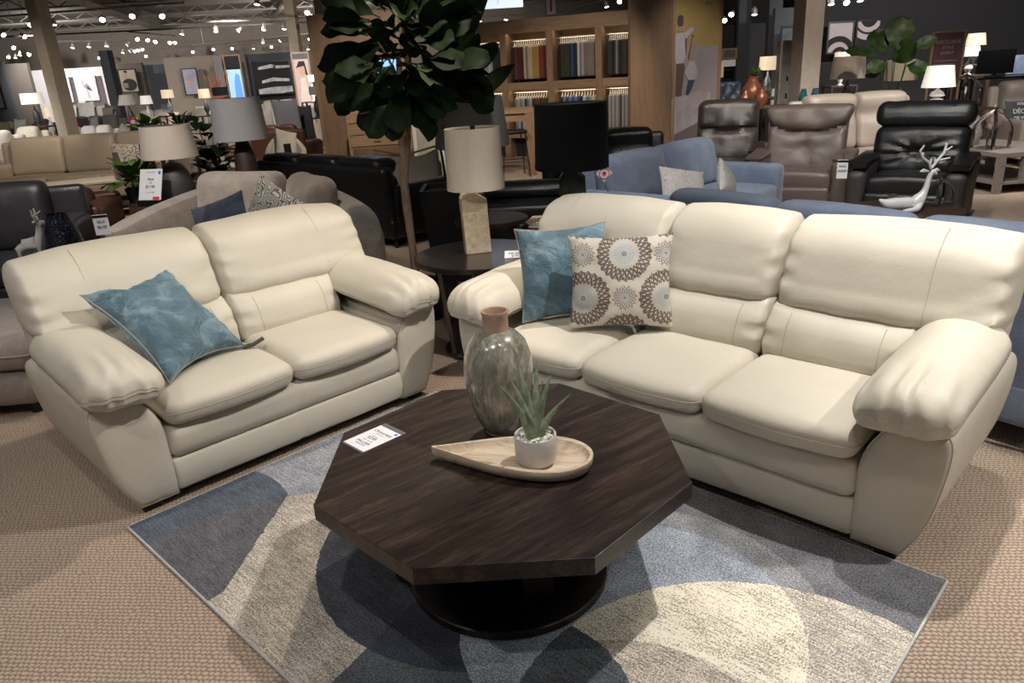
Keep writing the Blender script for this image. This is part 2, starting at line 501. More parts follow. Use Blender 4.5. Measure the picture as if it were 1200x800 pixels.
        def du(P, t, i=i, first=first, last_=last_, xa=xa, xb=xb):
            P = P.copy(); f = sm(.3, -1, t.y)
            P.y += (P.z - .62) * .42
            P.y -= .026 * (1 - t.z * t.z) * (1 - abs(t.x) ** 4) * f
            P.y -= .022 * f * sm(-.2, -.8, t.z) * (1 - abs(t.x) ** 6)         # belly folds over the lumbar roll
            P.z += .016 * (1 - t.x * t.x) * sm(0, 1, t.z)
            outer = sm(-.35, -1, t.x) if first else (sm(.35, 1, t.x) if last_ else 0)
            P.z -= .010 * outer * sm(.2, 1, t.z)
            # lower corner of the wing tucks up above the arm pad
            P.z += .035 * outer * sm(-.2, -1, t.z)
            P.y -= .03 * outer * f
            sx = P.x - (.17 if first else (W - .17))
            if first or last_:
                P.y += .006 * math.exp(-(sx / .008) ** 2) * f
                # radiating wrinkles from the arm corner
                P.y += .009 * outer * sm(.3, -1, t.z) * math.sin((t.x * 5 - t.z * 6) * 2.2) * f
            edge = sm(.75, 1, abs(t.x))
            P.y += .007 * edge * math.sin(t.z * 14 + i * 2) * f
            P.y += .007 * sm(-.5, -1, t.z) * math.sin(t.x * 13 + seed) * f
            P.y += .012 * f * max(0, nz((P.x * 1.0, P.z * 3.5, i), 4, seed)) * sm(.25, 1, abs(t.x))
            P.y += .010 * nz(P, 4, seed + i + 3) * f; P.z += .006 * nz(P, 5, seed + i + 5) * sm(.3, 1, t.z)
            return P
        bm = NB(); soft_box(bm, c, (size[0] * 2.6, size[1], size[2]), .115, (46, 14, 30), lambda P, t: du(Vector((c[0] + (P.x - c[0]) / 2.6, P.y, P.z)), t)); up = obj('back_pillow', bm, CREAM, root)
        sxs = [.17] if first else ([W - .17] if last_ else [])
        if sxs:
            bm = NB()
            for xs in sxs:
                pts = []
                for k in range(19):
                    tz = -.8 + 1.75 * k / 18; rr = .115; P = Vector((xs, c[1] - size[1] / 2, c[2] + tz * size[2] / 2))
                    over = abs(tz) * size[2] / 2 - (size[2] / 2 - rr)
                    if over > 0: P.y += rr - math.sqrt(max(0, rr * rr - over * over))
                    pts.append(du(P, Vector(((xs - c[0]) / (size[0] / 2), -1, tz))) + Vector((0, -.0012, .0008)))
                tube(bm, pts, .0024, 6)
            obj('stitch_seam', bm, STITCH, up)
    # --- back shell
    bm = NB()
    def dsh(P, t):
        P = P.copy(); P.y += (P.z - .05) * .22; P.x += .07 * t.x * sm(-1, .6, t.z); return P
    soft_box(bm, (HW + LX / 2, .70, .44), (W - LX - .02, .12, .80), .05, (30, 6, 16), dsh); obj('back_shell', bm, CREAM, root)
    bm = NB(); box(bm, .15, W - .15, .10, .70, .05, .30); obj('seat_base', bm, CREAM, root, False)
    for x in (.06 + LX, W - .06):
        for y in (.05, .78):
            bm = NB(); box(bm, x - .035, x + .035, y - .02, y + .05, 0.0, .04, .004); obj('foot', bm, BLACKW, root, False)
    bm = NB(); box(bm, .06 + LX, W - .06, .06, .72, .012, .05); obj('gap_shadow_slab', bm, BLACKW, root, False)  # black slab paints the shade in the gap beneath the sofa
    return root

LV = ((-1.527, 2.572), 44.5)     # loveseat: front-left corner on the floor, angle
SF0 = (1.230, 2.000)
def sofa_origin_right(corner, ang, W):
    return (corner[0] - math.cos(R(ang)) * W, corner[1] - math.sin(R(ang)) * W)
W3 = 2 * .17 + 3 * .572
love = cream_sofa('loveseat', 'cream leather two-seat loveseat with one blue pillow, left of the octagonal coffee table', 2, LV[0], LV[1], 1)
sofa = cream_sofa('sofa', 'cream leather three-seat sofa with two throw pillows, right behind the coffee table', 3, sofa_origin_right(SF0, -44.5, W3), -44.5, 21)

# ------------------------------------------------------------------ coffee table
WD = wood('dark_walnut', (.007, .0045, .004), (.018, .011, .009), 1.3, 'X', .36, (.038, .023, .018))
TC = Vector((-.055, 2.149, 0))
GRAIN = -38
def rot_grain(name, ang, *a, **k):
    m = wood(name, *a, **k)
    for n in m.node_tree.nodes:
        if n.type == 'MAPPING': n.inputs['Rotation'].default_value = (0, 0, R(ang))
    return m
TOPW = wood('walnut_table_top', (.008, .0048, .004), (.027, .0165, .013), 1.0, 'X', .36, (.080, .050, .038))
ct = thing('coffee_table', 'dark walnut octagonal coffee table on a round base, centre of the rug', 'coffee table', TC)
octo = [(.613 * math.cos(R(22.5 + 45 * i)), .613 * math.sin(R(22.5 + 45 * i))) for i in range(8)]
GA = R(37); octr = [(x * math.cos(GA) + y * math.sin(GA), -x * math.sin(GA) + y * math.cos(GA)) for x, y in octo]
bm = NB(); prism(bm, octr, .367, .42, .0025); tt = obj('table_top', bm, TOPW, ct, False); tt.rotation_euler.z = GA
bm = NB(); prism(bm, [(x * .8, y * .8) for x, y in octo], .345, .367); obj('apron', bm, WD, ct, False)
for k, a in enumerate((20, 110)):
    bm = NB(); box(bm, -.27, .27, -.05, .05, .03, .345, .004)
    p = obj('pedestal_panel', bm, WD, ct, False); p.rotation_euler.z = R(a)
bm = NB(); lathe(bm, [(.0, 0), (.325, 0), (.33, .004), (.33, .026), (.326, .030), (0, .030)], 72); p = obj('round_base', bm, WD, ct); p.location = (.0, -.06, 0.012)
for q in ct.children: pass

# ------------------------------------------------------------------ rug
def rug():
    m, b = newmat('patterned_rug'); g = X.T.nodes.new('ShaderNodeTexCoord'); c = g.outputs['Object']
    u, v, _ = sep(c)
    wob = (tnoise(c, 30, 2) - .5) * .012
    u = u + wob; v = v + wob
    G = xcircle(u, v, .10, .947, .76)
    Hc = xcircle(u, v, 0.0, .13, .556).mn((u * .426 + v * .527).lt(.384))
    A = xcircle(u, v, .83, 1.19, .62)
    B = xcircle(u, v, .626, 2.35, .67)
    Cc = xcircle(u, v, .81, 1.80, .515)
    C2 = xcircle(u, v, .83, 1.79, .60)
    D = xcircle(u, v, .37, 2.10, .445)
    Fc = xcircle(u, v, .28, 1.72, .40)
    low = (v + u * .22).gt(1.323)
    navy, dark, light, cream = (.095, .12, .17), (.125, .125, .145), (.34, .36, .41), (.56, .50, .43)
    slate, yel, taupe, mid, lblue = (.12, .135, .155), (.98, .90, .74), (.70, .63, .55), (.33, .34, .36), (.42, .46, .54)
    col = mixc(G, light, cream)
    col = mixc(Hc, col, mixc(G, navy, dark))
    col = mixc(low, col, slate)
    col = mixc(A, col, mixc(low, (.075, .078, .10), (.05, .058, .085)))
    right = u.gt(.86)
    col = mixc(right.mn(low), col, (.22, .225, .25))
    col = mixc(C2.mn(right), col, mid)
    col = mixc(Cc.mn(low), col, lblue)
    col = mixc(B, col, taupe)
    col = mixc(B.mn(Cc.mx(u.lt(.86))), col, yel)
    col = mixc(B.mn(D), col, (.64, .56, .48))
    col = mixc(Fc.mn(B), col, slate)
    # heathered yarn: streaks along the width and speckle
    st = tnoise(mapping(c, (7, 70, 60)), 2.2, 4, .7)
    sp = tnoise(c, 170, 3, .9); blotch = tnoise(c, 7, 3, .6)
    stk = B.mx(1 - low) * .36 + .08; f = (st - .5) * stk * 1.5 + (sp - .5) * 1.7 + (blotch - .5) * .35 + .95
    col = mixc(1.0, col, ramp(f / 1.9, (.40, .35), (.5, .95), (.60, 1.8)), 'MULTIPLY')
    setp(b, 'Base Color', col); setp(b, 'Roughness', .95); b.inputs['Specular IOR Level'].default_value = .1
    b.inputs['Sheen Weight'].default_value = .15
    bump(b, tnoise(c, 380, 3, .8) + st * .3, .7, .006)
    a = R(45.5); L = Vector((-1.548, 2.504, 0))
    # local x = e1 (up-right), local y = e2 (down-right)  -> left handed, so mirror y into the shader
    bm = NB(); box(bm, 0, 1.60, 0, 2.47, 0, .011, .004)
    o = obj('area_rug', bm, m)
    # e1=(cos a, sin a), e2=(sin a,-cos a): use a basis with x=e2, y=e1
    for vtx in o.data.vertices: vtx.co = Vector((vtx.co.y, vtx.co.x, vtx.co.z))
    o.data.flip_normals()
    o.location = L; o.rotation_euler.z = a - PI / 2
    # shader u,v are swapped accordingly
    for n in X.T.nodes:
        if n.type == 'SEPXYZ': sn = n
    lx = [l.to_socket for l in X.T.links if l.from_socket == sn.outputs[0]]; ly = [l.to_socket for l in X.T.links if l.from_socket == sn.outputs[1]]
    for s_ in lx: X.T.links.new(sn.outputs[1], s_)
    for s_ in ly: X.T.links.new(sn.outputs[0], s_)
    tag(o, 'blue, grey and cream area rug with overlapping curved shapes under the coffee table', 'rug')
    bm = NB()
    pts = [(0, 0), (2.47, 0), (2.47, 1.60), (0, 1.60)]
    for i in range(4):
        p, q = pts[i], pts[(i + 1) % 4]; tube(bm, [(p[0], p[1], .006), (q[0], q[1], .006)], .0055, 6)
    obj('edge_binding', bm, fabric('rug_binding', (.50, .50, .48), rough=.9), o)
rug()
# ------------------------------------------------------------------ throw pillows
def pillow_at(name, label, BL, BR, TL, t, mat, seed=0, group=None, pinch=.10, n=26, wr=.006, sag=0, edge=None):
    BL, BR, TL = Vector(BL), Vector(BR), Vector(TL)
    x = BR - BL; w = x.length; x.normalize(); z = TL - BL; z -= z.dot(x) * x; h = z.length; z.normalize(); y = z.cross(x)
    o = obj(name, pillow_bm(w, h, t, n, pinch, sag, seed, wr), mat)
    m = Matrix((x, y, z)).transposed().to_4x4(); m.translation = (BL + BR) / 2; o.matrix_world = m
    tag(o, label, 'pillow', group)
    if edge:
        bm = NB(); pts = []
        for u, v in [(-1 + 2 * k / 12, -1) for k in range(12)] + [(1, -1 + 2 * k / 12) for k in range(12)] + [(1 - 2 * k / 12, 1) for k in range(12)] + [(-1, 1 - 2 * k / 12) for k in range(12)]:
            pts.append((u * (1 - pinch * (1 - v * v)) * w / 2, 0, v * (1 - pinch * (1 - u * u)) * h / 2 + h / 2))
        tube(bm, pts, .003, 5, closed=True); obj('piped_edge', bm, edge, o)
    return o
def velvet(name, col, hi):
    m, b = newmat(name); c = coords()
    n = tnoise(c, 6, 4, .6, 1.2)
    setp(b, 'Base Color', ramp(n, (.36, tuple(x * .72 for x in col)), (.5, col), (.66, hi))); setp(b, 'Roughness', .75)
    b.inputs['Sheen Weight'].default_value = .8; b.inputs['Sheen Roughness'].default_value = .35; b.inputs['Sheen Tint'].default_value = (.55, .75, .9, 1)
    bump(b, tnoise(c, 14, 4, .6, .6), .9, .02); return m
VELV = velvet('blue_velvet', (.10, .175, .225), (.24, .34, .40))
GREYBACK = fabric('grey_pillow_edge', (.35, .31, .29))
pillow_at('throw_pillow', 'blue velvet throw pillow lying on the loveseat against its back', (-1.41, 2.81, .480), (-1.225, 3.22, .480), (-1.765, 3.0, .83), .20, VELV, 3, edge=GREYBACK, wr=.018, pinch=.19)
pillow_at('throw_pillow', 'blue velvet throw pillow on the three-seat sofa, behind the medallion pillow', (.055, 3.33, .475), (.49, 3.39, .475), (.035, 3.43, .905), .13, VELV, 8, edge=GREYBACK, wr=.010)
def medallions():
    m, b = newmat('medallion_print'); c = coords(); x, _, z = sep(c)
    a, bb = .182, .192
    p = (x + .166) / a; q = (z - .141) / bb
    s = (p + q) * .5; t = (p - q) * .5
    def cell(off):
        ds = (s + off + 20.5).frac() - .5; dt = (t + off + 20.5).frac() - .5
        dx = (ds + dt) * a; dz = (ds - dt) * bb
        return xhyp(dx, dz), X.op('ARCTAN2', dz, dx)
    r, th = cell(0); r2, th2 = cell(.5)
    base, brown, blue = (.60, .56, .49), (.15, .115, .10), (.36, .41, .44)
    edge = (th * 24).sin() * .004 + .119
    inring = r.lt(edge).mn(r.gt(.066))
    k1 = ((th * 13 + r * 95).sin()).abs().lt(.52); k2 = ((th * 13 - r * 95).sin()).abs().lt(.52)
    dots = ((th * 26).sin() * ((r * 190).sin())).gt(.2)
    lace = k1.mx(k2).mx(dots).mx(((th * 26).sin() * ((r * 260).sin())).lt(-.45))
    col = mixc(inring.mn(lace), base, brown)
    col = mixc(inring.mn((r - .113).abs().lt(.0022)), col, brown)
    inner = r.lt(.066)
    ring2 = inner.mn(r.gt(.048)).mn(((th * 34).sin() * (r * 420).sin()).gt(.0))
    col = mixc(ring2, col, (.42, .40, .39))
    rays = inner.mn(r.lt(.047)).mn((th * 11).sin().abs().gt(.45)).mn(r.gt(.015))
    col = mixc(rays, col, blue)
    col = mixc(r.lt(.013).mn(((r * 900).sin() + (th * 8).sin()).gt(-.4)), col, brown)
    e2 = (th2 * 12).sin() * .004 + .052
    in2 = r2.lt(e2).mn(r2.gt(.020)); l2 = ((th2 * 9 + r2 * 160).sin()).abs().lt(.5).mx(((th2 * 9 - r2 * 160).sin()).abs().lt(.45))
    far = r.gt(.122)
    col = mixc(in2.mn(l2).mn(far), col, (.26, .22, .23))
    col = mixc(r2.lt(.019).mn((th2 * 7).sin().abs().gt(.4)), col, blue)
    col = mixc(r2.lt(.004), col, brown)
    setp(b, 'Base Color', col); setp(b, 'Roughness', .9); bump(b, tnoise(c, 500, 2), .5, .002); return m
pillow_at('throw_pillow', 'white throw pillow with brown and pale blue medallions on the three-seat sofa', (.262, 3.165, .487), (.725, 3.10, .487), (.285, 3.27, .895), .15, medallions(), 5, n=36, wr=.007, pinch=.085)

# ------------------------------------------------------------------ things on the coffee table
def vase():
    m, b = newmat('reactive_glaze'); c = coords(); v = mapping(c, (1, 1, .28))
    n = tnoise(v, 45, 5, .75, .4); big = tnoise(mapping(c, (1, 1, .5)), 9, 3)
    _, _, z = sep(c)
    col = ramp(n * .6 + big * .4, (.33, (.07, .068, .055)), (.48, (.20, .195, .16)), (.60, (.42, .37, .30)), (.74, (.62, .55, .46)))
    low = X.op('SMOOTH_MAX', .1 - z, 0.0, .02)
    setp(b, 'Base Color', col); setp(b, 'Roughness', ramp(big, (.3, .12), (.7, .3))); b.inputs['Coat Weight'].default_value = .7
    b.inputs['Coat Roughness'].default_value = .06; bump(b, n, .12, .003)
    clay = plain('raw_clay', (.40, .27, .19), .75, var=.1, scale=30, bmp=.2)
    root = thing('ceramic_vase', 'tall speckled grey glazed vase with a bare clay neck on the coffee table', 'vase', (-.052, 2.335, .42))
    bm = NB(); lathe(bm, [(.0, 0.010), (.060, .010), (.064, .014), (.078, .04), (.100, .10), (.114, .17), (.119, .23), (.114, .285), (.098, .33), (.074, .358), (.050, .372), (.044, .374)], 64)
    obj('body', bm, m, root)
    bm = NB(); lathe(bm, [(0, 0), (.056, 0), (.059, .004), (.059, .012), (0, .012)], 48); obj('foot_ring', bm, clay, root)
    bm = NB(); lathe(bm, [(.044, .366), (.043, .385), (.043, .425), (.047, .437), (.046, .441), (.040, .440), (.037, .43), (.037, .34), (0, .33)], 48); obj('neck', bm, clay, root)
vase()
def tray():
    w = wood('pale_paulownia', (.40, .31, .22), (.58, .47, .36), 1.6, 'X', .6, (.66, .56, .44))
    # outline along the long axis
    out = []
    L = .53; n = 44
    def halfw(s):   # 0 tip .. 1 round end
        return .004 + .118 * (math.sin(min(1, s / .72) * PI / 2) ** 1.15 if s < .72 else math.sqrt(max(0, 1 - ((s - .72) / .28) ** 2)))
    bm = NB(); rings = []
    for lev, (inset, z) in enumerate([(-.030, 0), (-.016, .006), (-.004, .022), (0, .040), (-.002, .046), (-.008, .047), (-.018, .045), (-.026, .030), (-.042, .019), (-.06, .017)]):
        row = []
        for k in range(2 * n):
            s = (k / n) if k <= n else 2 - k / n; sg = 1 if k < n or k == n else -1
            s = .5 - .5 * math.cos(PI * s)
            hw = halfw(s); f = max(0.02, 1 + inset / .11)
            x = (s - .62) * L; x = x * (1 + inset / .30 * (1 if x > 0 else .75))
            row.append(bm.verts.new((x, sg * hw * f, z)))
        rings.append(row)
    for A, B in zip(rings, rings[1:]):
        m = len(A)
        for i in range(m): bm.faces.new((A[i], A[(i + 1) % m], B[(i + 1) % m], B[i]))
    bm.faces.new(rings[0][::-1]); bm.faces.new(rings[-1])
    o = obj('wooden_tray', bm, w, weld=True); o.location = (.035, 2.075, .42); o.rotation_euler.z = R(-14)
    tag(o, 'pale carved wooden teardrop tray in front of the vase on the coffee table', 'tray')
tray()
def leaf(bm, base, d, length, width, up=(0, 0, 1), bend=.3, cup=.25, nseg=8, shape='lance', wav=0, seed=0, fold=0, th=0):
    """one leaf blade; d is the direction at the base, bends towards -up"""
    d = Vector(d).normalized(); up = Vector(up); side = d.cross(up)
    if side.length < 1e-3: side = Vector((1, 0, 0))
    side.normalize(); nrm = side.cross(d).normalized(); P = Vector(base); rows = []
    for i in range(nseg + 1):
        s = i / nseg
        if shape == 'lance': w = math.sin(PI * (s ** .7) * .97 + .03) ** .9
        elif shape == 'spike': w = (1 - s) ** .75
        elif shape == 'fiddle': w = (math.sin(PI * min(1, s ** 1.25)) ** .62) * (.72 + .28 * s) if 0 < s < 1 else .03
        elif shape == 'paddle': w = math.sin(PI * (s ** .85) * .98 + .02) ** .7
        w = max(w, .02) * width / 2
        row = []
        for k in (-1, -.5, 0, .5, 1):
            q = P + side * w * k + nrm * (abs(k) * w * cup) + nrm * wav * width * math.sin(s * 11 + k * 2 + seed) * abs(k)
            row.append(bm.verts.new(q))
        rows.append(row)
        P = P + d * length / nseg
        ang = -bend / nseg
        d = (Matrix.Rotation(ang, 3, side) @ d).normalized(); nrm = side.cross(d).normalized()
    for A, B in zip(rows, rows[1:]):
        for i in range(4): bm.faces.new((A[i], A[i + 1], B[i + 1], B[i]))
def aloe():
    root = thing('potted_aloe', 'small spiky green succulent in a white ceramic pot on the wooden tray', 'plant', (.055, 2.063, .4385))
    wh = plain('white_ceramic', (.56, .53, .50), .55, var=.06, scale=25, bmp=.2)
    bm = NB(); lathe(bm, [(0, 0), (.050, 0), (.057, .006), (.064, .022), (.066, .05), (.066, .098), (.0645, .101), (.060, .099), (.059, .08), (0, .08)], 48)
    for v in bm.verts: v.co.z *= .98
    pot = obj('pot', bm, wh, root)
    bm = NB()
    for i in range(70):
        a = random.random() * 2 * PI; r = .056 * math.sqrt(random.random()); s = random.uniform(.005, .009)
        q = bmesh.ops.create_icosphere(bm, subdivisions=1, radius=s)['verts']
        for v in q: v.co = Vector((v.co.x * random.uniform(.8, 1.3), v.co.y, v.co.z * .7)) + Vector((r * math.cos(a), r * math.sin(a), .083 + random.random() * .008))
    g = obj('pebbles', bm, plain('white_gravel', (.62, .60, .56), .8, var=.15, scale=60), root, False); g['kind'] = 'stuff'
    m, b = newmat('aloe_skin'); n = tnoise(coords(), 40, 3); setp(b, 'Base Color', ramp(n, (.3, (.16, .20, .13)), (.7, (.34, .40, .28)))); setp(b, 'Roughness', .5)
    tips = [(-.107, -.02, .285), (-.07, .01, .29), (-.045, .05, .33), (-.022, .02, .27), (.018, .05, .33), (.03, -.01, .28), (.062, .03, .295), (.118, -.01, .235), (-.03, -.05, .2), (.03, .07, .24)]
    for k, tp in enumerate(tips):
        bm = NB(); B = Vector((tp[0] * .08, tp[1] * .1, .085)); d = Vector(tp) - B; L = d.length
        side = d.cross(Vector((0, 1, 0))).normalized(); nrm = side.cross(d).normalized(); rows = []
        for i in range(9):
            s = i / 8; w = .0165 * (1 - s) ** .8 * (1 + .5 * math.sin(min(1, s * 3) * PI) * .4) + .0004
            c = B + d * s + nrm * .012 * math.sin(PI * s) * (-1 if tp[0] < 0 else 1) * 0 + Vector((tp[0], tp[1], 0)) * -.12 * math.sin(PI * s)
            rows.append([bm.verts.new(c + side * w * math.cos(a) + nrm * w * .38 * math.sin(a)) for a in [2 * PI * j / 8 for j in range(8)]])
        for A, Bq in zip(rows, rows[1:]):
            for i in range(8): bm.faces.new((A[i], A[(i + 1) % 8], Bq[(i + 1) % 8], Bq[i]))
        bm.faces.new(rows[0]); bm.faces.new(rows[-1]); obj('leaf', bm, m, root)
aloe()
PAPER = plain('white_card', (.80, .80, .84), .45, var=.02)
INK = plain('black_ink', (.02, .02, .025), .6); REDINK = plain('red_ink', (.65, .05, .08), .6); BLUEINK = plain('blue_ink', (.05, .16, .62), .6); GREYINK = plain('grey_ink', (.35, .35, .38), .6)
def price_card():
    A, B, Cc, D = [Vector((*p, .42)) for p in ((-.611, 2.305), (-.482, 2.441), (-.394, 2.354), (-.524, 2.215))]
    ctr = (A + B + Cc + D) / 4; x = (D - A).normalized(); ang = math.atan2(x.y, x.x); w = (D - A).length; h = (B - A).length
    root = thing('price_card', 'white price card in a clear sleeve on the left corner of the coffee table', 'price card', ctr, ang)
    bm = NB(); box(bm, -w / 2, w / 2, -h / 2, h / 2, .0002, .0022); obj('sleeve', bm, plain('clear_sleeve', (.16, .16, .17), .12), root, False)
    bm = NB(); box(bm, -w / 2 + .002, w / 2 - .002, -h / 2 + .008, h / 2 - .022, .0022, .0027); obj('card', bm, PAPER, root, False)
    T = lambda s, z_, m, y, sz, x_=0: text(s, sz, m, root, (x_, y, .0029), name='printed_text', ext=.0002)
    T('COUNTRY', .012, INK, 0, h / 2 - .033, 0) if 0 else None
    T('Chesterfield', 0, INK, h / 2 - .056, .019); T('coffee table', 0, GREYINK, h / 2 - .071, .009); T('SALE PRICE', 0, GREYINK, h / 2 - .090, .007)
    T('$299', 0, INK, h / 2 - .104, .022); T('regular low price', 0, REDINK, h / 2 - .121, .008); T('PALLISER', 0, INK, h / 2 - .139, .018); T('FURNITURE', 0, BLUEINK, h / 2 - .154, .010)
    bm = NB(); box(bm, w / 2 - .022, w / 2 - .009, h / 2 - .040, h / 2 - .028, .0027, .0031); obj('blue_mark', bm, BLUEINK, root, False)
price_card()

# ------------------------------------------------------------------ lamps, side tables between the two sofas
def lamp_shade(root, z0, z1, r0, r1, mat, inner=None, n=48, finial=True, lit=None):
    bm = NB(); lathe(bm, [(r0, z0), (r1, z1), (r1 - .003, z1), (r0 - .003, z0)], n, cap0=False, cap1=False)
    # close the wall
    o = obj('lamp_shade', bm, mat, root)
    bm = NB(); tube(bm, [(r1 * .97 * math.cos(a), r1 * .97 * math.sin(a), z1 - .012) for a in [2 * PI * k / 24 for k in range(24)]], .002, 5, closed=True)
    for k in range(3): a = 2 * PI * k / 3; tube(bm, [(0, 0, z1 - .02), (r1 * .97 * math.cos(a), r1 * .97 * math.sin(a), z1 - .012)], .002, 5)
    obj('shade_ring', bm, METAL, root)
    return o
METAL = plain('brushed_metal', (.45, .45, .46), .3, 1, .05, 30)
BLK = plain('black_metal', (.012, .012, .013), .4, .3)
LINEN = fabric('cream_linen_shade', (.72, .63, .55), (.79, .70, .61), 90, .9, .25, .1)
def travertine():
    m, b = newmat('travertine'); c = coords(); n = tnoise(c, 22, 5, .7, .8); v = tvoro(c, 60)
    setp(b, 'Base Color', ramp(n, (.3, (.42, .32, .23)), (.5, (.62, .51, .38)), (.7, (.72, .61, .48)))); setp(b, 'Roughness', .5); bump(b, n + v * .4, .35, .004); return m
EBONY = plain('ebony_stain', (.013, .009, .009), .28, 0, .15, 12, coat=.4)
def round_side_table(name, label, c, r, h, mat=EBONY, leg_r=.022):
    root = thing(name, label, 'side table', (c[0], c[1], 0))
    bm = NB(); lathe(bm, [(0, h - .032), (r - .004, h - .032), (r, h - .028), (r, h - .004), (r - .004, h), (0, h)], 64); obj('table_top', bm, mat, root)
    for k in range(3):
        a = R(100 + 120 * k); ca, sa = math.cos(a), math.sin(a)
        bm = NB(); P = lambda rr, off: Vector((rr * ca - off * sa, rr * sa + off * ca, 0))
        # broad tapering blade leg leaning inwards
        q0 = [P(r * .78, -.022), P(r * .78, .022), P(r * .48, .022), P(r * .48, -.022)]; q1 = [P(r * .62, -.022), P(r * .62, .022), P(r * .42, .022), P(r * .42, -.022)]
        A = [bm.verts.new(q + Vector((0, 0, h - .032))) for q in q0]; B = [bm.verts.new(q + Vector((0, 0, .03))) for q in q1]
        bm.faces.new(A); bm.faces.new(B[::-1])
        for i in range(4): bm.faces.new((A[i], A[(i + 1) % 4], B[(i + 1) % 4], B[i]))
        obj('leg', bm, mat, root, False)
    bm = NB(); lathe(bm, [(0, 0), (r * .62, 0), (r * .64, .006), (r * .64, .026), (r * .62, .03), (0, .03)], 48); obj('round_base', bm, mat, root)
    return root
round_side_table('side_table', 'round ebony side table between the loveseat and sofa, under the travertine lamp', (-.165, 4.30), .385, .60)
def travertine_lamp():
    root = thing('table_lamp', 'table lamp with a cream drum shade and travertine slab base on the round side table', 'lamp', (-.175, 4.33, .60), R(12))
    bm = NB()
    prof = [(-.072, 0), (.080, 0), (.070, .30), (.068, .315), (.058, .325), (.0, .362), (-.035, .368), (-.065, .355), (-.079, .325), (-.080, .30)]
    prism(bm, prof, -.045, .045, .006, 'y'); obj('stone_base', bm, travertine(), root, False)
    bm = NB(); box(bm, -.012, .07, -.02, .02, -.008, .0); tf(bm.verts, Matrix.Rotation(R(48), 3, 'Y'), (-.005, 0, .395)); obj('bracket', bm, METAL, root, False)
    bm = NB(); cyl(bm, (.045, 0, .34), (.045, 0, .52), .010); cyl(bm, (.045, 0, .34), (.045, 0, .37), .016); obj('neck', bm, METAL, root)
    s = lamp_shade(root, .375, .715, .168, .157, LINEN); s.location.x = .02
    [setattr(k.location, 'x', .02) for k in root.children if k.name.startswith('shade_ring')]
    bm = NB(); box(bm, -.013, .013, -.01, .01, -.018, .02); f = obj('finial', bm, BLK, root, False); f.location = (.0, -.13, .713)
travertine_lamp()
def small_card(loc, rz, w=.09, h=.06, name='price_tag', label='', lines=('$174',)):
    root = thing(name, label, 'price tag', loc, rz)
    bm = NB(); box(bm, -w / 2, w / 2, -.002, .002, 0, h); obj('card', bm, PAPER, root, False)
    for i, s in enumerate(lines): text(s, h * .36, INK, root, (0, -.0025, h * (.62 - .36 * i)), (R(90), 0, 0), 'printed_text')
    return root
cd = small_card((.045, 4.12, .601), R(-6), .12, .055, label='small white price tag on the round side table by the sofa arm', lines=('side table', '$174'))
cd.rotation_euler.x = R(-55)

def seat_tag():
    P = at(297, 404, .478); bm = NB(); soft_box(bm, (0, 0, .006), (.10, .035, .010), .004, (8, 4, 3), lambda p, t: p + Vector((0, 0, .02 * sm(0, 1, t.x))))
    o = obj('fabric_tag', bm, plain('dark_tag', (.05, .048, .05), .6)); o.location = (P.x, P.y, .474); o.rotation_euler.z = R(30); tag(o, 'small dark grey fabric tag on the loveseat seat beside the blue pillow corner', 'tag')
seat_tag()
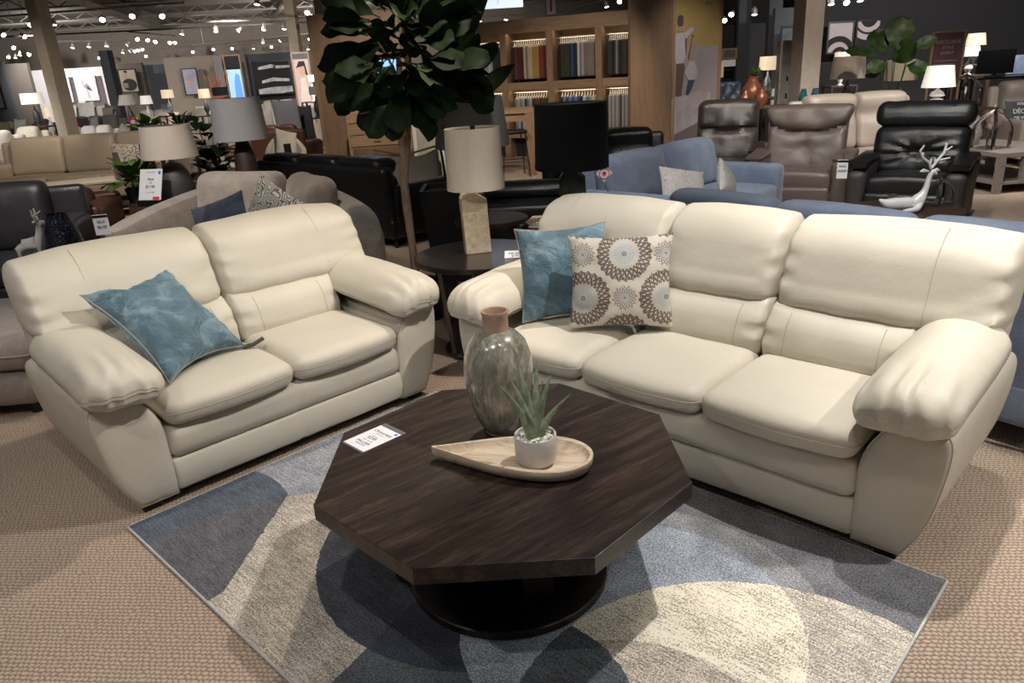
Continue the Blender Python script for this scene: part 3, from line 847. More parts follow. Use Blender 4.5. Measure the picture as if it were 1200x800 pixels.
# ------------------------------------------------------------------ generic upholstery for the rest of the showroom
def from_top(pL, pR, z, depth, W=None, back=.12):
    """front-left corner and heading of a sofa whose back crest runs between two photo points at height z"""
    A, B = at(*pL, z), at(*pR, z); d = (B - A).to_2d(); ang = math.atan2(d.y, d.x)
    ey = Vector((-math.sin(ang), math.cos(ang)))
    o = A.to_2d() - ey * (depth - back); return (o.x, o.y), ang, d.length
def gsofa(name, label, o, ang, W, n, mat, D=.92, H=.88, aw=.16, ah=.60, style='box', cush=None, legs=True, roll=False, group=None, cat='sofa', back_mat=None, seg=1, lean=.16, legmat=None, low=.10, tilt=0):
    root = thing(name, label, cat, (o[0], o[1], 0), ang, group); cush = cush or mat
    q = lambda a: max(4, int(a * seg))
    sw = (W - 2 * aw) / n if aw else W / n
    bm = NB(); soft_box(bm, (W / 2, D / 2, (low + .29) / 2), (W - .02, D - .04, .29 - low), .03, (q(10), q(6), 6)); obj('base', bm, mat, root)
    if aw:
        for s in (0, 1):
            bm = NB(); cx = aw / 2 if s == 0 else W - aw / 2
            def da(P, t):
                P = P.copy()
                if tilt: P.z -= tilt * sm(.2, -1, t.y) * sm(0, 1, t.z)
                P.z += .012 * (1 - t.x ** 2) * (t.z > 0); return P
            soft_box(bm, (cx, D * .47, (ah + low) / 2), (aw, D * .9, ah - low), min(.05, aw * .4), (8, q(10), 10), da); obj('arm', bm, mat, root)
    bm = NB()
    def db(P, t): P = P.copy(); P.y += (P.z - low) * lean * .5; return P
    soft_box(bm, (W / 2, D - .10, (H - .06 + low) / 2), (W - .03, .14, H - .06 - low), .05, (q(14), 6, 10), db); obj('back_frame', bm, back_mat or mat, root)
    for i in range(n):
        x0 = aw + i * sw
        bm = NB()
        def ds(P, t): P = P.copy(); P.z += .02 * (1 - t.x ** 2) * (1 - t.y ** 2) * (t.z > 0); return P
        soft_box(bm, (x0 + sw / 2, (D - .22) / 2, .37), (sw - .004, D - .24, .16), .045, (q(10), q(8), 8), ds); obj('seat_cushion', bm, cush, root)
        bm = NB()
        def dc(P, t, i=i):
            P = P.copy(); P.y += (P.z - .45) * lean * 1.4; f = sm(.4, -1, t.y)
            P.y -= .035 * (1 - t.x ** 2) * (1 - t.z ** 2) * f; P.z += .012 * (1 - t.x ** 2) * (t.z > 0)
            P.y += .012 * nz(P, 5, i) * f
            if roll:
                P.y += .045 * math.exp(-((t.z - .22) / .10) ** 2) * f - .05 * sm(.3, .8, t.z) * f
            return P
        soft_box(bm, (x0 + sw / 2, D - .26, (.44 + H) / 2), (sw - .006, .20 if not roll else .24, H - .44), .075, (q(14), 8, q(14)), dc); obj('back_cushion', bm, cush, root)
    if legs:
        for x in (.08, W - .08):
            for y in (.08, D - .1):
                bm = NB(); cyl(bm, (x, y, 0), (x, y, low + .02), .018, .026, 10); obj('leg', bm, legmat or BLACKW, root)
    return root
BLK_L = leather('black_leather', (.008, .0085, .010), .33, .3)
CHAR_L = leather('charcoal_leather', (.028, .026, .030), .36, .2)
BRN_L = leather('dark_brown_leather', (.030, .022, .019), .30, .35)
TPE_L = leather('taupe_brown_leather', (.105, .082, .074), .36, .3)
TAUPE_L = leather('taupe_leather', (.33, .28, .245), .42, .2)
BEIGE_L = leather('beige_leather', (.42, .35, .28), .42, .2)
COG_L = leather('cognac_leather', (.085, .032, .018), .4, .2)
TAUPE_F = fabric('taupe_chenille', (.22, .185, .165), (.33, .28, .25), 70, .9, .5, .5, 9)
BLUE_F = fabric('blue_tweed', (.13, .17, .265), (.22, .27, .37), 120, .9, .5, .4, 5)
BLUE_D = fabric('navy_lining', (.035, .05, .08), (.05, .07, .11), 120)
GREY_F = fabric('grey_fabric', (.19, .18, .175)); LGREY_F = fabric('light_grey_fabric', (.42, .41, .40)); WHITE_F = fabric('white_fabric', (.62, .60, .57))
CREAM_F = fabric('cream_fabric', (.50, .46, .40)); DGREY_F = fabric('dark_grey_fabric', (.06, .06, .065)); NAVY_F = fabric('navy_knit', (.025, .035, .065), (.05, .065, .11), 60, .9, .9, .3)
BROWN_F = fabric('brown_fabric', (.12, .09, .075)); RED_F = fabric('red_fabric', (.30, .04, .05)); OLIVE_F = fabric('olive_fabric', (.05, .06, .03))
def printed(name, base, line, scale=14, th=.055, dist=1.2):
    m, b = newmat(name); c = coords(); n = tnoise(c, scale, 1, .4, dist)
    w = ((n * (18 if name.startswith('swirl') else 9)).frac() - .5).abs().lt(th * 3)
    setp(b, 'Base Color', mixc(w, base, line)); setp(b, 'Roughness', .9); bump(b, tnoise(c, 200, 2), .4, .003); return m
SWIRL = printed('swirl_print', (.15, .145, .14), (.60, .585, .55), 9, .07, .2)
SPECK = printed('crackle_print', (.60, .58, .57), (.10, .10, .13), 16, .018, 1.5)
GEO = printed('geometric_print', (.60, .58, .54), (.16, .15, .15), 20, .04, 0)

# ---- black leather three-seater seen from behind, and the dark pieces around it
o_ang = math.atan2(1.45, -1.58)
def place_back(px0, z, ang, D):   # origin when the back-left (local 0, D) crest lies at a photo point
    P = at(*px0, z).to_2d(); ey = Vector((-math.sin(ang), math.cos(ang))); return P - ey * (D - .14)
p = place_back((452, 192), .82, o_ang, .95); ex = Vector((math.cos(o_ang), math.sin(o_ang)))
gsofa('sofa', 'black leather three-seat sofa seen from behind, left of the fiddle leaf fig trunk', (p - ex * .16), o_ang, 2.55, 3, BLK_L, D=.95, H=.86, aw=.20, ah=.60, roll=True, seg=1.3)
p = at(575, 214, .60); 
gsofa('bench', 'low black leather ottoman bench behind the travertine lamp', (-.55, 6.75), R(-4), 1.35, 1, BLK_L, D=.75, H=.60, aw=0, cat='ottoman')
p = at(655, 172, .84); q = at(775, 166, .84); a = math.atan2(q.y - p.y, q.x - p.x)
gsofa('sofa', 'black leather sofa whose glossy back shows over the blue sofa', (p.x + .5 * math.sin(a) - .12, p.y + .75 - .3 * math.cos(a)), a, 1.45, 2, BLK_L, D=.95, H=.90, roll=True, seg=1.2)

# ---- taupe curved sofa behind the loveseat
def curved_sofa():
    root = thing('curved_sofa', 'taupe chenille curved sofa with throw pillows behind the loveseat', 'sofa', (0, 0, 0))
    ctrl = [(-3.08, 5.75, .62), (-2.95, 6.30, .70), (-2.58, 6.86, .79), (-2.0, 6.78, .80), (-1.5, 6.22, .79), (-1.14, 5.55, .77), (-.93, 4.95, .74), (-.90, 4.72, .60)]
    pts = []
    for i in range(len(ctrl) - 1):
        p0, p1, p2, p3 = [Vector(ctrl[max(0, min(len(ctrl) - 1, i + k))]) for k in (-1, 0, 1, 2)]
        for k in range(8):
            t = k / 8; pts.append(.5 * ((2 * p1) + (-p0 + p2) * t + (2 * p0 - 5 * p1 + 4 * p2 - p3) * t * t + (-p0 + 3 * p1 - 3 * p2 + p3) * t ** 3))
    pts.append(Vector(ctrl[-1]))
    bm = NB(); rings = []
    for i, P in enumerate(pts):
        d = (pts[min(i + 1, len(pts) - 1)] - pts[max(i - 1, 0)]); d.z = 0; d.normalize(); nrm = Vector((d.y, -d.x, 0))   # towards the inside
        if (Vector((-2.4, 5.0, 0)) - Vector((P.x, P.y, 0))).dot(nrm) < 0: nrm = -nrm
        row = []
        e = min(i, len(pts) - 1 - i); th = .20 * (1 if e > 2 else (.45, .8, .95)[e])
        for (u, v) in [(-.5, .0), (-.5, .6), (-.5, .85), (-.42, .96), (-.2, 1.0), (.1, 1.0), (.38, .96), (.5, .85), (.5, .6), (.5, 0)]:
            row.append(bm.verts.new((P.x + nrm.x * u * th, P.y + nrm.y * u * th, .06 + (P.z - .06) * v)))
        rings.append(row)
    for A, B in zip(rings, rings[1:]):
        for k in range(len(A) - 1): bm.faces.new((A[k], A[k + 1], B[k + 1], B[k]))
        bm.faces.new((A[-1], A[0], B[0], B[-1]))
    bm.faces.new(rings[0]); bm.faces.new(rings[-1][::-1]); obj('curved_back', bm, TAUPE_F, root)
    bm = NB(); poly = [(p.x, p.y) for p in pts] + [(-1.4, 4.75), (-2.0, 5.0), (-2.6, 5.3)]
    prism(bm, poly, .06, .42, .03); obj('seat', bm, TAUPE_F, root)
    for (x, y, a, w, z, s) in ((-2.22, 6.30, -22, .86, .20, 1), (-1.52, 5.75, -60, .72, .17, 2)):
        bm = NB()
        def dc(P, t, s=s): P = P.copy(); P.y += .14 * P.z - .05 * (1 - t.x ** 2) * (1 - t.z ** 2) * sm(0, -1, t.y); P.y += .02 * nz(P, 6, s); P.z += .02 * nz(P, 4, s); return P
        soft_box(bm, (0, 0, .24), (w, .22, .46), .09, (16, 8, 14), dc); c_ = obj('back_cushion', bm, TAUPE_F, root); c_.location = (x, y, .47); c_.rotation_euler.z = R(a)
curved_sofa()
def stand_pillow(name, label, px, z0, w, t, mat, yaw, lean=12, Y=None, roll=0, seed=0, h=None, group=None, n=14, wr=.006):
    P = at(*px, z0) if Y is None else atY(*px, Y)
    o = obj(name, pillow_bm(w, h or w, t, n, .07, 0, seed, wr), mat); o.location = P
    o.rotation_euler = (Matrix.Rotation(R(yaw), 3, 'Z') @ Matrix.Rotation(R(-lean), 3, 'X') @ Matrix.Rotation(R(roll), 3, 'Y')).to_euler(); tag(o, label, 'pillow', group); return o
stand_pillow('throw_pillow', 'grey and white swirl throw pillow on the taupe curved sofa', (309, 282), 0, .44, .16, SWIRL, -25, 8, Y=5.45, roll=28, seed=2, n=20)
stand_pillow('throw_pillow', 'navy knitted throw pillow on the taupe curved sofa', (272, 300), 0, .44, .15, NAVY_F, -12, 20, Y=5.35, roll=-18, seed=4, n=20, wr=.014)
def chaise():
    root = thing('ottoman', 'taupe chenille chaise end showing at the left edge beside the loveseat', 'ottoman', (-2.47, 3.62, 0), R(4))
    bm = NB(); soft_box(bm, (-.62, .50, .17), (1.22, 1.0, .22), .10, (12, 12, 6)); obj('base', bm, TAUPE_F, root)
    bm = NB(); soft_box(bm, (-.62, .50, .355), (1.26, 1.04, .17), .08, (14, 14, 8)); obj('seat_cushion', bm, TAUPE_F, root)
    bm = NB(); tube(bm, ring_pts((-.62, .50, .355), (1.26, 1.04, .17), .08, .1, None, .0), .006, 6, closed=True); obj('piping', bm, TAUPE_F, root)
    for x in (-1.1, -.14):
        for y in (.12, .88):
            bm = NB(); cyl(bm, (x, y, 0), (x, y, .07), .03); obj('foot', bm, BLACKW, root)
chaise()
# ---- charcoal leather loveseat far left with the black table, deer and blue hurricane in front
g = gsofa('sofa', 'charcoal leather sofa with a sloping arm at the left edge behind the white deer', (-5.25, 5.02), R(14), 2.0, 2, CHAR_L, D=1.0, H=.97, aw=.26, ah=.68, roll=False, seg=1.4, tilt=.14)
round_side_table('side_table', 'black round side table behind the loveseat, under the white deer and blue glass hurricane', (-2.62, 4.86), .33, .585)
def deer_standing():
    m = plain('white_resin', (.74, .73, .71), .5, var=.03, scale=40, bmp=.15)
    s = 1.0
    def skin(edges, pts, rad, nm, parent=None):
        me = bpy.data.meshes.new(nm); me.from_pydata([Vector(p) for p in pts], edges, []); o = bpy.data.objects.new(nm, me); link(o, parent)
        me.materials.append(m)
        md = o.modifiers.new('s', 'SKIN'); sub = o.modifiers.new('u', 'SUBSURF'); sub.levels = 2; sub.render_levels = 2
        for v, r_ in zip(me.skin_vertices[0].data, rad): v.radius = (r_, r_)
        me.skin_vertices[0].data[0].use_root = True; md.use_smooth_shade = True
        dg = bpy.context.evaluated_depsgraph_get(); me2 = bpy.data.meshes.new_from_object(o.evaluated_get(dg)); o.modifiers.clear(); o.data = me2; me2.name = nm
        return o
    return skin
SKIN = deer_standing()
def standing_deer():
    P = atY(40, 303, 4.86); root = thing('deer_figurine', 'white standing deer figurine with short antlers on the black side table at the far left', 'figurine', (P.x, P.y, .585), R(20)); root.scale = (1.25, 1.25, 1.1)
    pts = [(0, 0, .115), (.035, 0, .12), (-.045, 0, .115), (.055, 0, .15), (.062, 0, .20), (.068, 0, .235), (.105, 0, .228), (-.055, 0, .10)]
    ed = [(0, 1), (0, 2), (1, 3), (3, 4), (4, 5), (5, 6), (2, 7)]; rad = [.032, .034, .032, .024, .018, .020, .009, .02]
    for (x, y) in ((.04, .018), (.04, -.018), (-.05, .018), (-.05, -.018)):
        i = len(pts); pts += [(x, y, .085), (x + .004 * (1 if x > 0 else -1), y, .045), (x, y, .0)]; ed += [(1 if x > 0 else 2, i), (i, i + 1), (i + 1, i + 2)]; rad += [.016, .009, .010]
    SKIN(ed, pts, rad, 'body', root)
    for s in (-1, 1):
        bm = NB(); tube(bm, [(.062, s * .010, .245), (.055, s * .03, .275), (.052, s * .035, .315)], [.007, .0065, .004], 8); obj('antler', bm, MATS['white_resin'], root)
        bm = NB(); tube(bm, [(.055, s * .03, .275), (.08, s * .04, .295)], [.006, .004], 8); obj('antler_tine', bm, MATS['white_resin'], root)
        bm = NB(); tube(bm, [(.06, s * .012, .24), (.05, s * .035, .243), (.048, s * .045, .24)], [.004, .009, .002], 8); obj('ear', bm, MATS['white_resin'], root)
standing_deer()
def hurricane(label, px, Y, z, col, h=.30, r=.085, name='hurricane_vase'):
    P = atY(*px, Y); m, b = newmat('crackle_glass_' + name); c = coords()
    v = tvoro(c, 120); setp(b, 'Base Color', ramp(tnoise(c, 90, 2, .8), (.50, col), (.60, tuple(min(1, x * 3) for x in col)), (.70, (.35, .42, .55)))); setp(b, 'Roughness', .08); b.inputs['Transmission Weight'].default_value = .55  # pale specks put the glass's sparkle into the base colour
    bump(b, v, .8, .006)
    bm = NB(); lathe(bm, [(0, 0), (r * .95, 0), (r, .01), (r * 1.15, h * .35), (r * 1.0, h * .6), (r * .62, h * .97), (r * .60, h), (r * .56, h), (r * .94, h * .6), (r * 1.09, h * .35), (r * .9, .02), (0, .015)], 32)
    o = obj(name, bm, m); o.location = (P.x, P.y, z); tag(o, label, 'vase'); return o
hurricane('large blue crackle glass hurricane vase beside the white deer', (79, 300), 4.86, .585, (.004, .010, .026), .31, .105)
hurricane('small blue crackle glass vase tucked behind the larger one', (62, 295), 5.02, .585, (.004, .010, .026), .20, .06)
def hang_tag(label, P, yaw, w=.09, h=.15, mat=None, lines=('SALE', '$2199')):
    root = thing('price_tag', label, 'price tag', P, yaw)
    bm = NB(); box(bm, -w / 2, w / 2, -.0015, .0015, 0, h); obj('card', bm, PAPER, root, False)
    bm = NB(); box(bm, -w / 2, w / 2, -.003, -.0016, h * .86, h * .97); obj('header_strip', bm, BLK, root, False)
    for i, s in enumerate(lines): text(s, h * .17, INK, root, (0, -.0028, h * (.66 - .26 * i)), (R(90), 0, 0), 'printed_text')
    bm = NB(); tube(bm, [(0, 0, h), (0, .01, h + .05)], .002, 5); obj('string', bm, BLK, root)
    return root
P = atY(122, 275, 5.5); hang_tag('white price tag hanging on the arm of the charcoal leather sofa', P, R(12), .105, .15)

# ---- brown leather sofa corner, card stand, lamps and plants to the left
pA = at(112, 231, .74); 
gsofa('sofa', 'dark brown leather sofa behind the charcoal one, under the price card', (-4.42, 6.30), R(12), .92, 1, COG_L, D=.85, H=.80, aw=.2, ah=.70)
def end_table(name, label, c, w, d, h, mat, top=.03, shelf=True, rz=0, leg=.045, cat='end table', slat=0):
    root = thing(name, label, cat, (c[0], c[1], 0), rz)
    bm = NB(); box(bm, -w / 2, w / 2, -d / 2, d / 2, h - top, h, .004); obj('table_top', bm, mat, root, False)
    for x in (-1, 1):
        for y in (-1, 1):
            bm = NB(); box(bm, x * w / 2 - (leg if x > 0 else 0), x * w / 2 + (leg if x < 0 else 0), y * d / 2 - (leg if y > 0 else 0), y * d / 2 + (leg if y < 0 else 0), 0, h - top); obj('leg', bm, mat, root, False)
    if shelf: bm = NB(); box(bm, -w / 2 + .01, w / 2 - .01, -d / 2 + .01, d / 2 - .01, .10, .13); obj('shelf', bm, mat, root, False)
    for k in range(slat):
        x = -w / 2 + w * (k + 1) / (slat + 1); bm = NB(); box(bm, x - leg / 2, x + leg / 2, -d / 2, -d / 2 + leg, .10, h - top); obj('slat', bm, mat, root, False)
    return root
DKW = wood('dark_oak', (.03, .018, .013), (.06, .035, .025), 1, 'X', .4)
P7 = atY(200, 232, 7.0)
end_table('end_table', 'dark wood end table under the dark grey lamp at the left', (-3.42, 7.42), .76, .42, .60, DKW)
def cone_lamp(name, label, c, z, shade, base, rb, hb, r0, r1, sz0, sz1, prof=None, cat='lamp', group=None, n=32, ring=True):
    root = thing(name, label, cat, (c[0], c[1], z), 0, group)
    bm = NB(); pr = prof or [(0, 0), (rb, 0), (rb, .02), (rb * .82, hb * .6), (rb * .45, hb * .9), (rb * .2, hb), (0, hb)]
    lathe(bm, pr, n); obj('lamp_base', bm, base, root)
    bm = NB(); cyl(bm, (0, 0, hb * .95), (0, 0, sz1 - .01), .008, n=8); obj('stem', bm, METAL, root)
    bm = NB(); lathe(bm, [(r0, sz0), (r1, sz1), (r1 - .004, sz1), (r0 - .004, sz0)], n, cap0=False, cap1=False); obj('lamp_shade', bm, shade, root)
    if ring:
        bm = NB(); tube(bm, [(r1 * .98 * math.cos(a), r1 * .98 * math.sin(a), sz1 - .004) for a in [2 * PI * k / 20 for k in range(20)]], .003, 4, closed=True)
        tube(bm, [(-r1, 0, sz1 - .006), (r1, 0, sz1 - .006)], .003, 4); obj('shade_ring', bm, METAL, root)
    return root
SH_BEIGE = fabric('beige_shade', (.60, .52, .46), (.66, .58, .51), 90); SH_GREY = fabric('grey_shade', (.40, .39, .41), (.45, .44, .46), 90); SH_NAVY = fabric('navy_shade', (.006, .0065, .010), (.009, .010, .014), 90, .9, .3, .02)
CERG = plain('matte_dark_ceramic', (.055, .055, .06), .5, var=.1); CERW = plain('glossy_white_ceramic', (.7, .68, .66), .25)
bpx = atY(210, 232, 7.4)
cone_lamp('table_lamp', 'table lamp with a wide beige shade and dark grey ceramic base, by the price card', (bpx.x, 7.4), .6005, SH_BEIGE, CERG, .15, .36, .262, .225, .40, .70,
          prof=[(0, 0), (.16, 0), (.17, .03), (.165, .14), (.135, .26), (.09, .33), (.03, .36), (0, .36)])
bpx = atY(288, 190, 8.15)
end_table('end_table', 'dark end table under the grey drum lamp beside the rubber plant', (bpx.x, 8.15), .40, .40, .62, DKW)
cone_lamp('table_lamp', 'table lamp with a grey drum shade and brown cone base, behind the rubber plant', (bpx.x, 8.15), .6205, SH_GREY, plain('brown_cone', (.05, .03, .025), .5), .13, .52, .28, .25, .46, .88)
def card_stand():
    P = atY(175, 242, 7.02); root = thing('price_sign', 'white price sign tilted on a dark stand beneath the pothos plant', 'sign', (P.x, P.y, .60), R(-14)); root.scale = (1.15, 1.15, 1.12)
    bm = NB(); box(bm, -.11, .11, 0, .12, 0, .05, .005); obj('stand', bm, BLK, root, False)
    b = obj('card', box(NB(), -.105, .105, -.003, .003, 0, .27), PAPER, root, False); b.location = (0, .02, .04); b.rotation_euler.x = R(-22)
    for s, z, sz, m in (('country', .245, .026, GREYINK), ('Asia', .185, .035, INK), ('sofa', .155, .018, GREYINK), ('$1198', .12, .034, INK), ('in stock today', .075, .015, GREYINK)):
        text(s, sz, m, b, (0, -.004, z), (R(90), 0, 0), 'printed_text')
    obj('red_mark', box(NB(), .03, .09, -.005, -.003, .012, .036), REDINK, b, False); obj('blue_mark', box(NB(), .07, .092, -.005, -.003, .225, .252), BLUEINK, b, False)
    P0 = root.location; tb = end_table('pedestal', 'small dark pedestal table carrying the white price sign', (P0.x, P0.y + .06), .3, .3, .60, DKW, shelf=False)
card_stand()
def leafmat(name, c1, c2, rough=.4, vein=None):
    m, b = newmat(name); c = coords(); n = tnoise(c, 9, 3, .6, .5)
    setp(b, 'Base Color', ramp(n, (.35, c1), (.65, c2))); setp(b, 'Roughness', rough); b.inputs['Specular IOR Level'].default_value = .25; bump(b, tnoise(c, 30, 3), .4, .005); MATS[name] = m; return m
FIG = leafmat('fig_leaf', (.010, .026, .011), (.026, .055, .017), .6); PARA = leafmat('paradise_leaf', (.012, .032, .010), (.04, .065, .016), .4)
POTH = leafmat('pothos_leaf', (.02, .07, .01), (.16, .24, .04), .4); RUB = leafmat('rubber_leaf', (.006, .018, .010), (.015, .035, .015), .3)
BARK = wood('fig_bark', (.22, .14, .095), (.42, .30, .215), 2.0, 'Z', .8, (.10, .065, .045))
def rand_dir(el0, el1):
    a = random.random() * 2 * PI; e = R(random.uniform(el0, el1)); return Vector((math.cos(a) * math.cos(e), math.sin(a) * math.cos(e), math.sin(e)))
def bushy(label, name, c, z, n, L, W, mat, potm, el=(5, 80), shape='lance', bend=.9, pot=(.09, .14), spread=.03, kind=None, solid=True):
    root = thing(name, label, 'plant', (c[0], c[1], z))
    bm = NB(); lathe(bm, [(0, 0), (pot[0] * .75, 0), (pot[0], pot[1]), (pot[0] - .008, pot[1]), (pot[0] - .012, pot[1] * .85), (0, pot[1] * .85)], 20); obj('pot', bm, potm, root)
    bm = NB()
    for i in range(n):
        d = rand_dir(*el); P = Vector((random.uniform(-1, 1) * spread, random.uniform(-1, 1) * spread, pot[1] * .85))
        l = L * random.uniform(.7, 1.1); Q = P + d * l * .45 + Vector((0, 0, .03)); tube(bm, [P, Q], .003, 4, caps=False)
        leaf(bm, Q, d, l * .75, W * random.uniform(.8, 1.15), bend=bend, cup=.2, nseg=6, shape=shape, wav=.05, seed=i)
    f = obj('foliage', bm, mat, root); return root
P = atY(170, 212, 7.4)
bushy('variegated green pothos in a small pot behind the white price sign', 'potted_pothos', (P.x - .1, 7.36), .6005, 34, .30, .13, POTH, plain('dark_pot', (.03, .03, .03), .5), (10, 70))
def rubber_plant():
    P = atY(257, 235, 8.3); root = thing('rubber_plant', 'dark green rubber plant standing behind the taupe curved sofa', 'plant', (P.x, P.y, 0))
    bm = NB(); lathe(bm, [(0, 0), (.13, 0), (.17, .3), (.155, .3), (.15, .26), (0, .26)], 24); obj('pot', bm, BLK, root)
    for s, (dx, dy, hh) in enumerate(((-.05, 0, 1.28), (.10, .05, 1.1), (.0, -.05, .9))):
        bm = NB(); pts = [Vector((0, 0, .25)) + Vector((dx, dy, hh - .25)) * t + Vector((.02 * math.sin(t * 5 + s), 0, 0)) for t in [k / 8 for k in range(9)]]
        tube(bm, pts, .008, 6); obj('stem', bm, BARK, root)
        bm = NB()
        for k in range(24):
            t = .25 + .75 * k / 23; Q = Vector((0, 0, .25)) + Vector((dx, dy, hh - .25)) * t; a = k * 2.4 + s; e = R(random.uniform(-5, 45))
            d = Vector((math.cos(a) * math.cos(e), math.sin(a) * math.cos(e), math.sin(e))); leaf(bm, Q + d * .05, d, random.uniform(.26, .34), .15, bend=.6, cup=.15, nseg=6, shape='lance', seed=k)
        f = obj('foliage', bm, RUB, root)
rubber_plant()

# ---- fiddle leaf fig, bird of paradise, planter
def fig_tree():
    Y = 5.0; base = atY(496, 380, Y); root = thing('fiddle_leaf_fig', 'tall fiddle leaf fig tree with a bare trunk between the two cream sofas', 'plant', (base.x, Y, 0))
    o = Vector((base.x, Y, 0))
    bm = NB(); lathe(bm, [(0, 0), (.15, 0), (.18, .26), (.165, .26), (.16, .22), (0, .22)], 28); obj('pot', bm, BLK, root)
    px = [(499, 400), (492, 350), (487, 318), (482, 280), (477, 245), (474, 215), (474, 190), (475, 160), (474, 130), (468, 95), (466, 60)]
    tr = [atY(*p, Y) - o for p in px]; tr.insert(0, Vector((tr[0].x, 0, .2)))
    for i, p_ in enumerate(tr): p_.y += .012 * math.sin(i * 1.7)
    bm = NB(); tube(bm, tr, [.028, .030, .027, .029, .026, .031, .028, .033, .036, .026, .017, .012], 12); obj('trunk', bm, BARK, root)
    bm = NB(); tube(bm, [tr[7] + Vector((-.01, -.02, 0)), tr[8] + Vector((-.035, -.015, 0)), tr[9] + Vector((-.05, 0, 0)), tr[9] + Vector((-.10, .02, .14))], [.012, .014, .012, .007], 8); obj('second_stem', bm, BARK, root)
    fork = tr[-3]
    brs = [((-.30, .1, .18)), ((.32, .12, .2)), ((-.12, -.2, .32)), ((.14, -.15, .42)), ((-.38, -.05, .0)), ((.30, -.1, -.02)), ((0, .2, .45)), ((-.25, -.18, .36)), ((.42, .0, .12)), ((.05, -.2, .05))]
    for k, br in enumerate(brs):
        s0 = tr[-4] if k % 3 == 0 else (tr[-3] if k % 3 == 1 else tr[-2]); e = s0 + Vector(br) * .75
        bm = NB(); tube(bm, [s0, s0.lerp(e, .5) + Vector((0, 0, .02)), e], [.011, .008, .005], 6); obj('branch', bm, BARK, root)
    # leaves placed around the crown
    crown = atY(476, 60, Y) - o
    rnd = random.Random(11); made = 0
    while made < 120:
        u = Vector((rnd.uniform(-1, 1), rnd.uniform(-1, 1), rnd.uniform(-1, 1)))
        if u.length > 1 or u.length < .25: continue
        P = crown + Vector((u.x * .36, u.y * .34, u.z * .34 - (.02 if u.z < 0 else 0)))
        d = Vector((u.x, u.y * .9, u.z * .7 + rnd.uniform(-.35, .35))).normalized()
        if u.x < -.1 and u.z < 0: d.z -= .25
        bm = NB(); L = rnd.uniform(.22, .33)
        leaf(bm, P, d, L, L * rnd.uniform(.62, .78), up=(rnd.uniform(-.4, .4), -.9 if made % 3 else .3, rnd.uniform(.3, 1.1)), bend=rnd.uniform(.1, .8), cup=rnd.uniform(-.05, .25), nseg=10, shape='fiddle', wav=.07, seed=made)
        tube(bm, [P - d * .05, P], .004, 5, caps=False)
        obj('leaf', bm, FIG, root); made += 1
fig_tree()
def bird():
    c = atY(528, 225, 6.0); root = thing('bird_of_paradise', 'bird of paradise plant with paddle leaves in a black square planter', 'plant', (c.x, 6.05, 0))
    PL = plain('black_planter', (.012, .012, .014), .45, var=.2)
    bm = NB(); h = .76
    for sx0, sx1, z0, z1, s0, s1 in ((0, 0, 0, h, .17, .235),):
        A = [bm.verts.new((x * .165, y * .165, .0)) for x, y in ((-1, -1), (1, -1), (1, 1), (-1, 1))]; B = [bm.verts.new((x * .235, y * .235, h)) for x, y in ((-1, -1), (1, -1), (1, 1), (-1, 1))]
        C_ = [bm.verts.new((x * .205, y * .205, h)) for x, y in ((-1, -1), (1, -1), (1, 1), (-1, 1))]; D_ = [bm.verts.new((x * .20, y * .20, h - .07)) for x, y in ((-1, -1), (1, -1), (1, 1), (-1, 1))]
        bm.faces.new(A[::-1])
        for P_, Q_ in ((A, B), (B, C_), (C_, D_)):
            for i in range(4): bm.faces.new((P_[i], P_[(i + 1) % 4], Q_[(i + 1) % 4], Q_[i]))
        bm.faces.new(D_)
    obj('planter', bm, PL, root, False)
    bm = NB(); box(bm, -.2, .2, -.2, .2, h - .075, h - .04); s = obj('soil', bm, plain('dark_soil', (.03, .025, .02), .95, var=.4, scale=90, bmp=1), root, False)
    o = root.location.copy()
    stems = [((540, 110), (556, 40), .15, -.1), ((520, 118), (497, 60), .05, .2), ((552, 128), (600, 78), .1, -.15), ((531, 100), (530, 10), -.1, .1), ((508, 140), (478, 110), .1, -.1), ((545, 90), (585, 52), .2, .05), ((537, 60), (572, -20), -.05, .0), ((524, 80), (540, -30), .12, .1)]
    for k, (pj, pt, dy, tw) in enumerate(stems):
        J = atY(*pj, 6.05) - o; T = atY(*pt, 6.05) - o; J.y += dy * .6; T.y += dy * 2
        B0 = Vector((random.uniform(-.05, .05), random.uniform(-.05, .05), h - .05))
        bm = NB(); mid = B0.lerp(J, .5) + Vector(((B0.x - J.x) * .15, 0, 0)); tube(bm, [B0, mid, J], [.013, .010, .007], 8); obj('stem', bm, PARA, root)
        bm = NB(); d = T - J; leaf(bm, J, d + Vector((0, 0, .06)), d.length * 1.12, .17, up=(tw * 3, -.9, .5), bend=.35, cup=.35, nseg=12, shape='paddle', wav=.03, seed=k); obj('leaf', bm, PARA, root)
bird()
